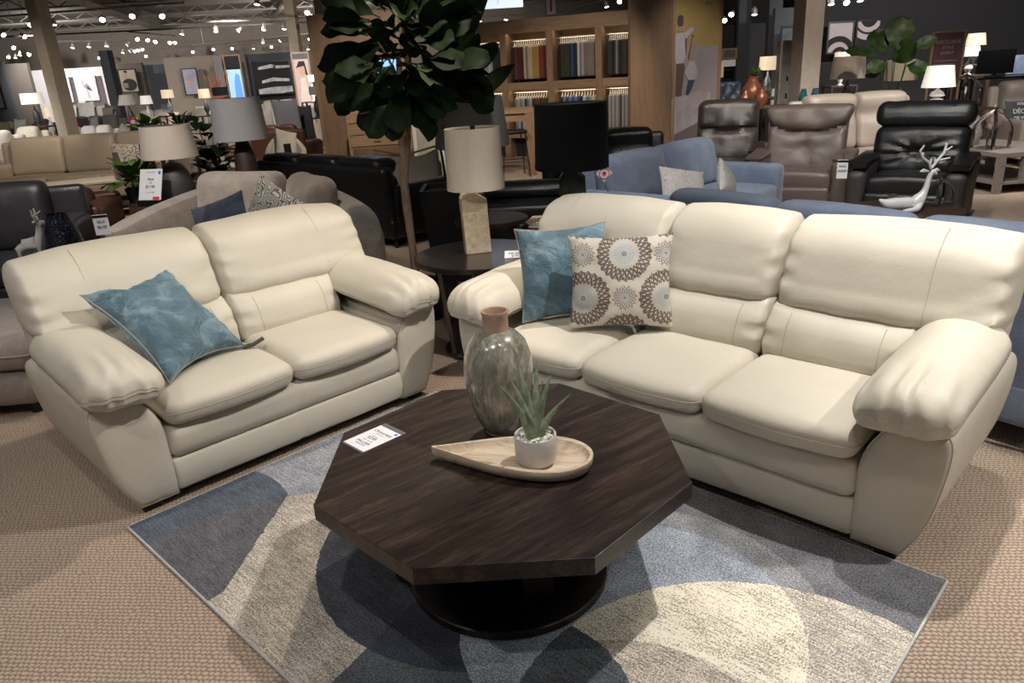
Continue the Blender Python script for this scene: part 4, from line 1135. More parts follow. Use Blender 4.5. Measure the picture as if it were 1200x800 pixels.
# ---- behind the lamp: dark round table, grey shade lamp, canvas chair, glass table with navy lamp
round_side_table('side_table', 'dark wood round side table behind the travertine lamp', (-.10, 5.42), .27, .60, DKW)
P = atY(553, 150, 5.75)
cone_lamp('table_lamp', 'table lamp with a large pale grey tapered shade behind the travertine lamp', (P.x + .0, 5.6), .60, fabric('pale_grey_shade', (.30, .30, .31), (.33, .33, .34), 90), CERG, .09, .42, .275, .235, .50, .84)
def canvas_chair():
    P = atY(475, 185, 9.1); root = thing('armchair', 'taupe canvas slipcovered armchair seen from behind the fig trunk', 'armchair', (P.x, 9.25, 0), R(4))
    F = fabric('taupe_canvas', (.27, .235, .20), (.36, .31, .27), 80, .9, .5, .2, 3)
    bm = NB()
    def dw(P_, t): P_ = P_.copy(); P_.z -= .07 * (1 - t.x ** 2) * (t.z > 0); P_.y += .02 * nz(P_, 5); P_.z += .03 * nz(P_, 3, 4) * (t.z > 0); return P_
    soft_box(bm, (0, -.28, .44), (.78, .10, .72), .05, (22, 6, 16), dw); obj('back', bm, F, root)
    for s in (-1, 1):
        bm = NB(); soft_box(bm, (s * .36, .1, .34), (.10, .72, .5), .05, (6, 12, 10), lambda P_, t: P_ + Vector((0, 0, .02 * nz(P_, 5, 2)))); obj('arm', bm, F, root)
    bm = NB(); soft_box(bm, (0, .1, .25), (.64, .68, .36), .06, (10, 10, 8)); obj('seat', bm, F, root)
    bm = NB(); tube(bm, [(-.36, -.36, .83), (0, -.34, .745), (.36, -.36, .83)], .012, 6); obj('wood_rail', bm, wood('rail_wood', (.2, .09, .04), (.35, .17, .08)), root)
canvas_chair()
def glass_table():
    c = (.45, 5.33); root = thing('glass_table', 'black glass end table with chrome edges behind the three-seat sofa', 'end table', (c[0], c[1], 0), R(-14))
    BG = plain('black_glass', (.006, .007, .008), .04, 0, coat=1); CH = plain('chrome', (.75, .75, .77), .12, 1)
    bm = NB(); box(bm, -.31, .31, -.27, .27, .53, .55, .003); obj('glass_top', bm, BG, root, False)
    bm = NB(); box(bm, -.27, .27, -.24, .24, .22, .235, .002); obj('glass_shelf', bm, BG, root, False)
    for x in (-1, 1):
        for y in (-1, 1): bm = NB(); cyl(bm, (x * .28, y * .24, 0), (x * .28, y * .24, .53), .012, n=12); obj('leg', bm, CH, root)
    bm = NB(); tube(bm, [(-.31, -.27, .54), (.31, -.27, .54), (.31, .27, .54), (-.31, .27, .54)], .004, 5, closed=True); obj('chrome_edge', bm, CH, root)
    P = atY(669, 150, 5.33)
    NG = glass('smoked_glass', (.16, .20, .16), .08, .35)
    l = cone_lamp('table_lamp', 'table lamp with a near-black drum shade and ribbed smoked glass base', (P.x, 5.33), .5505, SH_NAVY, NG, .09, .4, .262, .250, .385, .825, prof=[(0, 0), (.085, 0), (.09, .01), (.092, .18), (.085, .33), (.05, .38), (.02, .40), (0, .40)])
    bm = NB(); lathe(bm, [(.257, .39), (.245, .82)], 32, cap0=False, cap1=False); obj('shade_lining', bm, plain('grey_lining', (.22, .22, .24), .7), l)
    for k in range(24):
        a = 2 * PI * k / 24; bm = NB(); tube(bm, [(.091 * math.cos(a), .091 * math.sin(a), .012), (.093 * math.cos(a), .093 * math.sin(a), .18), (.086 * math.cos(a), .086 * math.sin(a), .33)], .006, 5)
        obj('glass_rib', bm, NG, l)
    pc = small_card((c[0] - .24, c[1] - .12, .551), R(-30), .10, .12, label='small white price card on the corner of the black glass table', lines=('SALE', '$249')); pc.rotation_euler.x = R(-85)
glass_table()

# ---- blue tweed sofas
ex = Vector((math.cos(R(46)), math.sin(R(46)))); ey = Vector((-math.sin(R(46)), math.cos(R(46))))
P = at(705, 190, .85).to_2d(); oo = P - ex * .16 - ey * .74
gsofa('sofa', 'blue tweed sofa facing right with a red diamond tag and crackle print pillow', oo, R(46), 2.15, 2, BLUE_F, D=.95, H=.88, aw=.16, ah=.62, seg=1.6)
fr = lambda x, y: Vector((SF0[0], SF0[1])) + Vector((math.cos(R(-44.5)), math.sin(R(-44.5)))) * x + Vector((math.sin(R(44.5)), math.cos(R(44.5)))) * y
a2 = R(-44.5 + 170); ey2 = Vector((-math.sin(a2), math.cos(a2))); B_ = fr(.36, 1.02)
gsofa('sofa', 'blue tweed sofa standing back to back with the cream three-seat sofa', B_ - ey2 * .85, a2, 2.45, 3, BLUE_F, D=.85, H=.89, aw=.14, ah=.60, seg=1.6, back_mat=BLUE_F, lean=.08)
stand_pillow('throw_pillow', 'white crackle print throw pillow on the blue sofa, the larger one', (803, 243), 0, .42, .14, SPECK, 20, 35, Y=6.1, roll=14, seed=5, n=18, h=.36)
stand_pillow('throw_pillow', 'small white crackle print pillow peeking up right of the larger one', (852, 236), 0, .34, .12, SPECK, 60, 15, Y=6.2, roll=38, seed=7, n=16)
def diamond():
    P = atY(708, 203, 5.95); root = thing('diamond_tag', 'white diamond shaped tag with a red maple leaf on the blue sofa corner', 'price tag', P, R(10))
    TAGR = plain('tag_red', (.55, .02, .04), .5)
    bm = NB(); prism(bm, [(-.068, 0), (0, -.068), (.068, 0), (0, .068)], -.002, .002, ax='y'); obj('card', bm, PAPER, root, False)
    bm = NB(); tube(bm, [(.042 * math.cos(a), -.003, .042 * math.sin(a)) for a in [2 * PI * k / 28 for k in range(28)]], .0035, 4, closed=True); obj('red_ring', bm, TAGR, root)
    leafp = []
    for k in range(20):
        a = PI / 2 + 2 * PI * k / 20; r_ = (.021 if k % 4 == 0 else (.011 if k % 2 == 0 else .015)); leafp.append((r_ * math.cos(a), r_ * math.sin(a)))
    bm = NB(); prism(bm, leafp, -.0045, -.0025, ax='y'); obj('maple_leaf', bm, TAGR, root, False)
    bm = NB(); tube(bm, [(0, 0, -.066), (.03, 0, -.15)], .004, 5); obj('stem', bm, METAL, root)
diamond()

# ---- recliners
def recliner(label, pL, pR, z, mat, W=.86, D=.95, ang=None, style='a', H=1.1, side=None, aw=.17, off=0):
    A, B = at(*pL, z), at(*pR, z); mid = (A + B) / 2; d = B - A; a = ang if ang is not None else math.atan2(d.y, d.x)
    ey = Vector((-math.sin(a), math.cos(a))); ex = Vector((math.cos(a), math.sin(a)))
    o = mid.to_2d() - ey * (D - .08) - ex * (W / 2); root = thing('recliner', label, 'recliner', (o.x, o.y, 0), a)
    side = side or mat
    for s in (0, 1):
        def da(P, t, s=s):
            P = P.copy(); P.z -= .10 * sm(.5, -1, t.y) * sm(-.2, 1, t.z) * (1 if style == 'c' else .3); P.x += .015 * nz(P, 5, s); return P
        bm = NB(); cx = aw / 2 if s == 0 else W - aw / 2; soft_box(bm, (cx, D * .45, .33), (aw, D * .86, .56), .06, (8, 16, 14), da); arm = obj('arm', bm, side, root)
        bm = NB(); soft_box(bm, (cx, D * .43, .60), (aw + .02, D * .76, .07), .034, (8, 14, 6), da); obj('arm_pad', bm, mat, root)
    bm = NB(); soft_box(bm, (W / 2, D * .40, .36), (W - 2 * aw, D * .74, .20), .06, (14, 14, 8), lambda P, t: P + Vector((0, 0, .025 * (1 - t.x ** 2) * (t.z > 0)))); obj('seat', bm, mat, root)
    bm = NB(); soft_box(bm, (W / 2, .03, .20), (W - 2 * aw - .01, .10, .24), .035, (12, 6, 8)); obj('footrest', bm, mat, root)
    bw = W - 2 * aw + (.16 if style != 'b' else .10)
    def dback(P, t):
        P = P.copy(); f = sm(.3, -1, t.y); P.y += (P.z - .4) * .26
        if style == 'a':   # wide horizontal fold
            g = math.exp(-((t.z - .02 - .10 * t.x ** 2) / .09) ** 2); P.y += .06 * g * f
            P.y -= .04 * (1 - t.x ** 2) * f
            P.x *= 1; 
            P.y += .012 * f * math.sin(t.x * 9) * math.exp(-((t.z - .05) / .25) ** 2)
        elif style == 'b':  # smiling fold with a tuft
            c0 = .42 - .28 * (1 - t.x ** 2); g = math.exp(-((t.z - c0) / .07) ** 2); P.y += .05 * g * f - .03 * sm(c0, c0 + .3, t.z) * f
            rr = math.hypot(t.x * .9, t.z + .35); th = math.atan2(t.z + .35, t.x)
            P.y += (.03 * math.exp(-(rr / .22) ** 2) + .008 * math.sin(th * 9) * math.exp(-(rr / .5) ** 2)) * f
            P.x += .05 * t.x * sm(.4, 1, t.z)
        else:
            rr = math.hypot(t.x * .8, (t.z + .05) * 1.4); th = math.atan2(t.z + .05, t.x)
            P.y += (.05 * math.exp(-(rr / .25) ** 2) + .012 * math.sin(th * 10) * math.exp(-((rr - .4) / .35) ** 2)) * f - .03 * (1 - t.x ** 2) * f
        P.z += .01 * (1 - t.x ** 2) * (t.z > 0)
        P.y += .014 * nz(P, 7, 3) * f; return P
    top = H if style != 'c' else H - .22
    bm = NB(); soft_box(bm, (W / 2, D - .33, (.42 + top) / 2), (bw, .24, top - .42), .09 if style != 'b' else .06, (34, 8, 36), dback); back = obj('backrest', bm, mat, root)
    if style == 'c':
        bm = NB(); soft_box(bm, (W / 2, D - .33, H - .11), (bw + .04, .24, .24), .10, (30, 10, 14), lambda P, t: P + Vector((0, (P.z - .4) * .26 - .03, .004 * math.sin(t.x * 12)))); obj('headrest', bm, mat, root)
    bm = NB(); box(bm, .08, W - .08, .1, D * .8, .02, .08); obj('base', bm, BLACKW, root, False)
    return root
recliner('dark brown leather recliner, leftmost of the three beside the blue sofa', (826, 116), (888, 119), 1.12, BRN_L, W=.90, style='a', ang=R(-20), H=1.13)
recliner('taupe brown leather recliner with a smiling back seam, middle of the three', (903, 121), (1008, 124), 1.08, TPE_L, W=1.04, style='b', ang=R(-30), H=1.08)
recliner('black leather recliner with a separate headrest, rightmost of the three', (1045, 118), (1138, 118), 1.10, BLK_L, W=1.02, style='c', ang=R(-38), H=1.10, side=plain('charcoal_side_panel', (.035, .03, .03), .55))
P = atY(874, 212, 7.6); hang_tag('white price tag on the arm between the dark brown and taupe recliners', P, R(-20), .09, .16, lines=('SALE', '$2299'))
P = atY(986, 209, 6.5); hang_tag('white price tag on the arm between the taupe and black recliners', P, R(-25), .085, .16, lines=('SALE', '$2899'))

# ---- lying deer, lantern and side table between the blue sofa and the black recliner
P = atY(1065, 240, 4.7)
round_side_table('side_table', 'dark round side table behind the blue sofa, under the lying white deer', (P.x + .05, 4.85), .36, .60, DKW)
def lying_deer():
    P = atY(1062, 246, 4.75); root = thing('deer_figurine', 'glossy white lying deer figurine with tall antlers behind the blue sofa', 'figurine', (P.x, P.y, .60), R(0))
    m = plain('white_glaze', (.80, .80, .82), .3, var=.03, coat=.5)
    k = .0058
    def L(px, py, y=0): return Vector(((px - 1062) * k * .98 + (246 - py) * k * .06, y, (246 - py) * k + .005))
    pts = [L(1058, 237), L(1046, 237), L(1037, 237), L(1073, 237), L(1080, 223), L(1081, 211), L(1083, 203), L(1090, 207), L(1028, 231)]
    ed = [(0, 1), (1, 2), (0, 3), (3, 4), (4, 5), (5, 6), (6, 7), (2, 8)]; rad = [.043, .044, .036, .038, .021, .0165, .020, .010, .008]
    i = len(pts); pts += [L(1070, 243, -.05), L(1050, 244, -.07)]; ed += [(3, i), (i, i + 1)]; rad += [.022, .012]
    o = SKIN(ed, pts, rad, 'body', root); o.data.materials.clear(); o.data.materials.append(m)
    for s, main, tines in ((-1, [(1080, 200), (1076, 193), (1067, 187), (1063, 180), (1066, 174)], [[(1067, 187), (1068, 182)], [(1078, 196), (1078, 189)]]),
                           (1, [(1083, 200), (1088, 193), (1095, 184), (1096, 174)], [[(1090, 192), (1102, 190)], [(1096, 182), (1102, 178)], [(1086, 196), (1085, 189)]])):
        bm = NB(); tube(bm, [L(a, b, s * .012 + s * .004 * q) for q, (a, b) in enumerate(main)], [.0085, .0085, .008, .007, .005][:len(main)], 8); obj('antler', bm, m, root)
        for t in tines: bm = NB(); tube(bm, [L(a, b, s * .014) for a, b in t], [.007, .0045], 8); obj('antler_tine', bm, m, root)
        bm = NB(); a = L(1083 if s > 0 else 1079, 203); b = L(1092 if s > 0 else 1069, 203); tube(bm, [a, a.lerp(b, .6) + Vector((0, 0, .006)), b], [.006, .013, .003], 8); obj('ear', bm, m, root)
lying_deer()
CHROME = plain('chrome', (.75, .75, .77), .12, 1)
def lantern(label, px, Y, z, s=1.0, h=.36, w=.16, mat=None, n=4):
    P = atY(*px, Y); root = thing('lantern', label, 'lantern', (P.x, P.y, z), R(20)); mat = mat or CHROME
    bm = NB(); box(bm, -w / 2, w / 2, -w / 2, w / 2, 0, .02, .004); obj('base', bm, mat, root, False)
    for k in range(n):
        a = PI / 4 + 2 * PI * k / n; r = w * .62; pts = []
        for j in range(9):
            t = j / 8; rr = r * (1 if t < .4 else math.cos((t - .4) / .6 * PI / 2) ** .7 + .02); pts.append((rr * math.cos(a), rr * math.sin(a), .02 + t * h * .8))
        bm = NB(); tube(bm, pts, .009 if w < .2 else .022, 6); obj('rib', bm, mat, root)
    bm = NB(); lathe(bm, [(0, h * .80), (.022, h * .82), (.012, h * .88), (.018, h * .93), (.008, h * .97), (0, h)], 14); obj('finial', bm, mat, root)
    return root
lantern('silver domed wire lantern beside the lying white deer', (1098, 246), 4.9, .60, h=.19, w=.13)
bm = NB(); bmesh.ops.create_uvsphere(bm, u_segments=20, v_segments=12, radius=.035); o = obj('glass_ball', bm, glass('clear_glass', (.9, .9, .92), .02, .95)); P = atY(1047, 226, 5.05); o.location = (P.x, 5.05, .637); tag(o, 'clear glass ball behind the back of the lying white deer', 'ornament')
# ------------------------------------------------------------------ helpers for things further off
OAK = wood('oak', (.17, .105, .062), (.25, .165, .10), .8, 'Z', .5); OAKX = wood('oak_x', (.18, .11, .065), (.27, .175, .105), .8, 'X', .5)
OAKD = wood('oak_brown', (.15, .095, .06), (.21, .135, .085), .8, 'Z', .55)
GREYW = wood('grey_wood', (.16, .135, .12), (.26, .225, .20), 1, 'X', .6); WHITEW = wood('whitewashed_wood', (.46, .40, .33), (.58, .52, .45), 1, 'X', .6)
WALLS = {k: plain('paint_' + k, c, .85, var=.03, scale=2) for k, c in dict(charcoal=(.016, .016, .020), black=(.012, .012, .014), taupe=(.11, .095, .085), slate=(.075, .08, .095), beige=(.30, .26, .22), white=(.50, .48, .51), upper=(.27, .235, .205), grey=(.22, .22, .24), bluegrey=(.05, .052, .062), cream=(.34, .30, .25), brown=(.085, .07, .06)).items()}
LIT = glow('lit_shade', (1, .78, .52), .55, (.7, .6, .45)); LITW = glow('lit_white_shade', (1, .90, .82), .45, (.8, .78, .74))
SHW = fabric('white_shade', (.55, .53, .50), (.60, .58, .55), 90)
def part_box(name, root, mat, x0, x1, y0, y1, z0, z1, bev=0):
    bm = NB(); box(bm, x0, x1, y0, y1, z0, z1, bev); return obj(name, bm, mat, root, False)
def wx(px, py, Y): return atY(px, py, Y).x
def fsofa(label, x0, x1, yt, Y, mat, n=2, rz=0, H=.86, D=.9, aw=.18, cat='sofa', low=.1, name='sofa', back=False, ah=.6, style_roll=False, group=None):
    """sofa whose crest spans photo columns x0..x1 at depth Y"""
    A, B = atY(x0, yt, Y), atY(x1, yt, Y); W = max(.7, (B - A).length); z = H or .88
    r = gsofa(name, label, (A.x, A.y - D + .15), R(rz), W, n, mat, D=D, H=z, aw=aw, ah=ah, seg=.7, low=low, cat=cat, roll=style_roll, group=group)
    r.scale.z = max(.95, min(1.35, A.z / z))
    if back: r.rotation_euler.z += PI; r.location = (B.x, A.y + .15, 0)
    return r
def fpil(label, x0, x1, yb, Y, mat, rz=0, roll=0, h=None, lean=14, t=.13):
    A, B = atY(x0, yb, Y), atY(x1, yb, Y); w = (B - A).length
    zt = (A.z + B.z) / 2 + (h or w * .95); zb = .56 if Y > 12 else .47; zb = max(zb, zt - .72) if Y > 12 else zb; Q = (A + B) / 2; Q.z = zb
    o = obj('throw_pillow', pillow_bm(w, zt - zb, t, 8, .07, 0, x0, .004), mat); o.location = Q
    o.rotation_euler = (Matrix.Rotation(R(rz), 3, 'Z') @ Matrix.Rotation(R(-lean), 3, 'X') @ Matrix.Rotation(R(roll), 3, 'Y')).to_euler(); tag(o, label, 'pillow'); return o
def flamp(label, x0, x1, yt, yb, Y, shade, base, taper=.85, bh=.42, zt=None, table=True, tlabel=None, brad=.07, tmat=None):
    A, B = atY(x0, (yt + yb) / 2, Y), atY(x1, (yt + yb) / 2, Y); r = (B - A).length / 2; c = (A + B) / 2
    z1 = atY((x0 + x1) / 2, yt, Y).z; z0 = atY((x0 + x1) / 2, yb, Y).z; zb = max(.45, z0 - bh)
    l = cone_lamp('table_lamp', label, (c.x, Y), zb + .0005, shade, base, brad, bh * .92, r, r * taper, z0 - zb, z1 - zb, n=20, ring=False,
                  prof=[(0, 0), (brad * .8, 0), (brad * .8, .015), (brad * .35, .03), (brad, bh * .35), (brad * .8, bh * .6), (brad * .25, bh * .8), (brad * .2, bh * .92), (0, bh * .92)])
    if table: end_table('end_table', tlabel or ('small dark table under the ' + label), (c.x, Y), .5, .45, zb, tmat or DKW, leg=.04)
    return l
def pic(label, x0, x1, y0, y1, Y, painter, frame=None, cat='picture', name='wall_art', depth=.035, ang=0):
    """framed flat picture; painter(root,w,h) adds the printed surface"""
    A = atY(x0, y1, Y); B = atY(x1, y1, Y); C_ = atY(x0, y0, Y); w = B.x - A.x; h = abs(C_.z - A.z)
    root = thing(name, label, cat, ((A.x + B.x) / 2, Y, A.z), R(ang))
    if frame:
        f = .035
        for q in ((-w / 2, w / 2, 0, f), (-w / 2, w / 2, h - f, h), (-w / 2, -w / 2 + f, f, h - f), (w / 2 - f, w / 2, f, h - f)): part_box('frame', root, frame, q[0], q[1], -depth, 0, q[2], q[3])
    painter(root, w, h); return root
def canvas(mat):
    return lambda root, w, h: part_box('canvas', root, mat, -w / 2 + .01, w / 2 - .01, -.02, -.002, .01, h - .01)
def blob(root, mat, pts, y=-.024, name='brush_shape', t=.003):
    bm = NB(); prism(bm, pts, y - t, y, ax='y'); return obj(name, bm, mat, root, False)

# ------------------------------------------------------------------ far left rows
col_m = plain('column_ivory', (.50, .44, .37), .8)
def column(px_l, px_r, py, Y, label_n, mat=col_m, d=.42, z1=4.6):
    A = wx(px_l, py, Y); B = wx(px_r, py, Y); bm = NB(); box(bm, A, B, Y, Y + d, 0, z1, .01); return struct('trim_column', bm, mat)
column(47, 59, 75, 14.5, 1); A_ = None
column(340, 351, 60, 22.6, 2, plain('column_cream_two', (.36, .33, .28), .8))
column(368, 379, 10, 13.0, 3)
column(124, 134, 100, 27.5, 4, WALLS['bluegrey'], z1=3.05)
gsofa('sofa', 'long beige leather sofa at the far left behind the whitewashed table', (atY(-14, 160, 12.4).x, 11.75), R(2), 3.0, 3, BEIGE_L, D=1.0, H=1.02, aw=.22, ah=.62, seg=1.2)
fpil('white printed throw pillow on the right of the long beige leather sofa', 127, 170, 186, 12.0, printed('brown_script', (.6, .57, .53), (.2, .12, .09), 6, .04), roll=4, h=.24)
c0, c1, c2 = at(100, 222, .5), at(75, 213, .5), at(165, 204, .5)
d_ = (c2 - c0).to_2d(); ang = math.atan2(d_.y, d_.x); ctr = (c1 + c2) / 2
end_table('coffee_table', 'whitewashed wood coffee table with glass vases in front of the beige leather sofa', (ctr.x + .05, ctr.y - .15), 1.45, .75, .5, WHITEW, rz=R(24), leg=.09, cat='coffee table')
def bottle(label, px, Y, z, mat, h=.30, r=.055, name='glass_vase'):
    P = atY(*px, Y); bm = NB(); lathe(bm, [(0, 0), (r * .9, 0), (r, .02), (r * .8, h * .5), (r * .45, h * .8), (r * .5, h), (r * .42, h), (r * .7, h * .5), (r * .8, .03), (0, .03)], 18)
    o = obj(name, bm, mat); o.location = (P.x, P.y, z); tag(o, label, 'vase'); return o
MERC = plain('mercury_glass', (.45, .41, .39), .15, .8, .5, 60, bmp=.6)
bottle('speckled mercury glass bottle vase, the taller of two on the whitewashed table', (140, 202), 10.5, .5, MERC, .36, .075)
bottle('short mercury glass vase right of the taller bottle vase', (151, 201), 10.65, .5, MERC, .22, .05)
def gold_tree():
    P = atY(162, 192, 10.4); root = thing('tree_ornament', 'small gold branching tree ornament beside the mercury glass vases', 'ornament', (P.x, P.y, .5))
    g = plain('gold_metal', (.6, .42, .2), .35, 1)
    bm = NB(); cyl(bm, (0, 0, 0), (0, 0, .02), .05); obj('base', bm, g, root)
    bm = NB(); tube(bm, [(0, 0, 0), (.01, 0, .2), (0, 0, .42)], [.008, .006, .003], 6)
    for k in range(9):
        z = .12 + k * .032; s = (-1) ** k; L = .10 * (1 - k / 12); tube(bm, [(0, 0, z), (s * L * .6, 0, z + .03), (s * L, .02 * s, z + .07)], [.004, .003, .002], 5)
    obj('branches', bm, g, root)
gold_tree()
# row of upholstery behind
fsofa('taupe sofa with dark pillow at the left edge, in the row behind the beige sofa', -22, 26, 138, 17.0, BROWN_F, 2)
fpil('olive green throw pillow at the left edge of the far row', -4, 8, 153, 16.45, OLIVE_F)
fpil('taupe throw pillow next to the olive one in the far row', 10, 24, 152, 16.5, GREY_F, roll=6)
fsofa('beige block armchair in front of the taupe sofa, left of the cream column', 12, 46, 149, 15.2, CREAM_F, 1, cat='armchair', name='armchair', aw=.14, H=.82)
fsofa('white swivel armchair cut off at the left edge', -22, 8, 152, 13.95, WHITE_F, 1, cat='armchair', name='armchair', H=.82)
fsofa('charcoal fabric sofa behind the cream column on the left', 32, 66, 141, 18.5, DGREY_F, 2)
fsofa('white sofa under the heron pictures', 72, 132, 124, 26.5, LGREY_F, 3, H=.95)
fpil('plain white throw pillow under the left heron picture', 73, 90, 139, 26.05, WHITE_F, h=.45)
fpil('white geometric throw pillow under the right heron picture', 92, 112, 137, 26.05, GEO, roll=-3, h=.5)
fpil('black throw pillow right of the geometric one', 114, 128, 135, 26.0, DGREY_F, roll=20)
fpil('taupe throw pillow at the end of the sofa under the heron pictures', 119, 132, 138, 25.8, BROWN_F)
fsofa('grey fabric sofa with a red pillow, in the row in front of the heron pictures', 78, 146, 138, 20.5, GREY_F, 3)
fpil('red throw pillow on the grey fabric sofa', 80, 91, 147, 20.0, RED_F)
fpil('dark grey lumbar pillow on the grey fabric sofa', 92, 103, 152, 19.8, DGREY_F, h=.3)
fpil('silver grey throw pillow on the grey fabric sofa', 104, 118, 150, 20.0, LGREY_F, roll=-10)
fsofa('white patterned sofa with crackle cushions just behind the long beige sofa', 68, 142, 150, 16.0, SPECK, 3, H=.84)
fpil('white and grey patterned pillow standing on one corner by the patterned sofa', 122, 138, 158, 15.5, SPECK, roll=35)
fsofa('white fabric sofa behind the table lamps at left centre', 156, 205, 128, 21.0, WHITE_F, 2)
fsofa('cream fabric armchair in front of the white fabric sofa', 140, 158, 146, 18.2, CREAM_F, 1, cat='armchair', name='armchair', aw=.12)
fpil('beige throw pillow on the white fabric sofa', 188, 206, 147, 20.5, CREAM_F, roll=10)
fsofa('cream tufted sofa behind the ferns', 226, 262, 131, 22.0, CREAM_F, 2)
fpil('white throw pillow on the cream tufted sofa, left one', 228, 242, 137, 21.5, WHITE_F); fpil('pale blue throw pillow on the cream tufted sofa, right one', 246, 257, 137, 21.5, fabric('pale_blue', (.4, .45, .5)))
fsofa('cream curved armchair behind the rubber plant', 228, 262, 146, 15.2, CREAM_F, 1, cat='armchair', name='armchair', aw=.16, H=.85, rz=20)
fsofa('cream sofa behind the grey drum lamp', 300, 372, 119, 20.5, CREAM_F, 3, H=.95)
fpil('cream throw pillow behind the grey drum lamp, leftmost of its row', 316, 328, 130, 20.0, CREAM_F); fpil('white printed pillow in the middle of the row behind the brown sofa', 329, 343, 130, 20.0, GEO); fpil('silver grey throw pillow, rightmost of the row behind the brown sofa', 347, 370, 130, 20.0, GREY_F, h=.42)
br = fsofa('cognac brown leather sofa seen from behind, beside the oak display wall', 308, 374, 146, 13.6, COG_L, 2, rz=-6, back=True, H=.88)
fpil('pale throw pillow on the cognac brown sofa, left one', 307, 323, 143, 14.3, LGREY_F, lean=-10); fpil('steel grey throw pillow on the cognac brown sofa', 323, 354, 143, 14.4, fabric('steel_fabric', (.18, .18, .2)), lean=-10, h=.42); fpil('dark grey throw pillow on the cognac brown sofa, right one', 352, 368, 138, 14.8, DGREY_F, lean=-10)
def boucle():
    P = atY(336, 185, 11.3); root = thing('armchair', 'white boucle barrel armchair with a black tag behind the black leather sofa', 'armchair', (P.x, 11.3, 0), R(15)); root.scale = (.72, .72, 1.15)
    m = fabric('white_boucle', (.46, .43, .38), (.60, .56, .50), 60, .95, 1.0, .3)
    bm = NB(); rows = []
    for i in range(19):
        a = R(-20 + 220 * i / 18); r = .42; zt = .60 + .20 * math.sin(PI * i / 18) ** 2
        rows.append([bm.verts.new((rr * math.cos(a), rr * math.sin(a), z)) for rr, z in ((r, .12), (r, zt * .7), (r - .01, zt - .03), (r - .05, zt), (r - .10, zt - .03), (r - .12, zt * .6), (r - .12, .12))])
    for A, B in zip(rows, rows[1:]):
        for k in range(6): bm.faces.new((A[k], A[k + 1], B[k + 1], B[k]))
    bm.faces.new(rows[0]); bm.faces.new(rows[-1][::-1]); obj('barrel_back', bm, m, root)
    bm = NB(); soft_box(bm, (0, -.05, .33), (.62, .66, .26), .09, (10, 10, 6)); obj('seat', bm, m, root)
    o = obj('throw_cushion', pillow_bm(.42, .40, .14, 10), m, root); o.location = (.0, .05, .46); o.rotation_euler = (R(-12), R(12), R(10))
    part_box('black_tag', root, BLK, -.02, .12, -.43, -.42, .55, .70)
    for k in range(4): a = PI / 4 + k * PI / 2; bm = NB(); cyl(bm, (.28 * math.cos(a), .28 * math.sin(a), 0), (.28 * math.cos(a), .28 * math.sin(a), .13), .02, n=8); obj('leg', bm, BLACKW, root)
boucle()
# lamps of the far left rows
flamp('table lamp with a wide white shade left of the cream column', 25, 50, 109, 122, 15.6, LITW, CERG, .95, tlabel='small dark table left of the cream column')
flamp('table lamp with a small glowing shade right of the cream column base', 52, 60, 126, 137, 17.5, LIT, CERW, .9, tlabel='small dark table at the foot of the cream column')
flamp('table lamp with a pale pleated square shade below the black and white painting', 138, 161, 111, 123, 16.8, SHW, CERG, .72, tlabel='small dark table below the black and white painting')
flamp('table lamp with a white shade against the slate wall', 164, 178, 112, 122, 18.5, LITW, CERW, .82, tlabel='small dark table against the slate wall')
flamp('table lamp with a glowing cream drum shade and glass base', 189, 203, 105, 115, 20.0, LIT, glass('lamp_glass', (.8, .85, .9)), .95, tlabel='small dark table under the glowing cream drum lamp')
flamp('table lamp with a beige shade below the lilac painting', 232, 246, 104, 115, 20.0, LIT, CERG, .9, tlabel='small dark table below the lilac painting')
flamp('table lamp with a black drum shade and copper base', 249, 267, 102, 112, 18.0, SHADE_BLK if False else SH_NAVY, plain('copper', (.6, .25, .12), .3, 1), .95, tlabel='small dark table under the copper lamp')
def reeds():
    P = atY(256, 113, 18.9); root = thing('reed_vase', 'tall vase of copper coloured reeds behind the black shaded lamp', 'vase', (P.x, 18.9, .70))
    bm = NB(); lathe(bm, [(0, 0), (.10, 0), (.13, .2), (.07, .42), (.06, .42), (.11, .2), (0, .02)], 16); obj('vase', bm, CERG, root)
    bm = NB()
    for k in range(30): d = rand_dir(68, 88); tube(bm, [(0, 0, .38), Vector((0, 0, .38)) + d * random.uniform(.7, 1.0)], [.010, .006], 4)
    o = obj('reeds', bm, plain('copper_reed', (.45, .17, .09), .6), root); o['kind'] = 'stuff'
    end_table('end_table', 'dark console under the copper reeds', (P.x, 18.9), .7, .4, .70, DKW)
reeds()
bushy('feathery green fern plant on the far side of the beige lamp', 'potted_fern', (atY(210, 140, 13.7).x, 13.7), .7505, 60, .42, .05, RUB, CERG, (5, 75), bend=1.1)
end_table('end_table', 'dark table carrying the feathery fern', (atY(210, 140, 13.7).x, 13.7), .6, .5, .75, DKW)
bushy('small light green houseplant behind the beige lamp shade', 'potted_plant', (atY(176, 147, 10.6).x, 10.6), .95, 22, .26, .12, POTH, CERW, (15, 70))
end_table('plant_stand', 'tall slim stand under the light green houseplant', (atY(176, 147, 10.6).x, 10.6), .3, .3, .95, DKW)
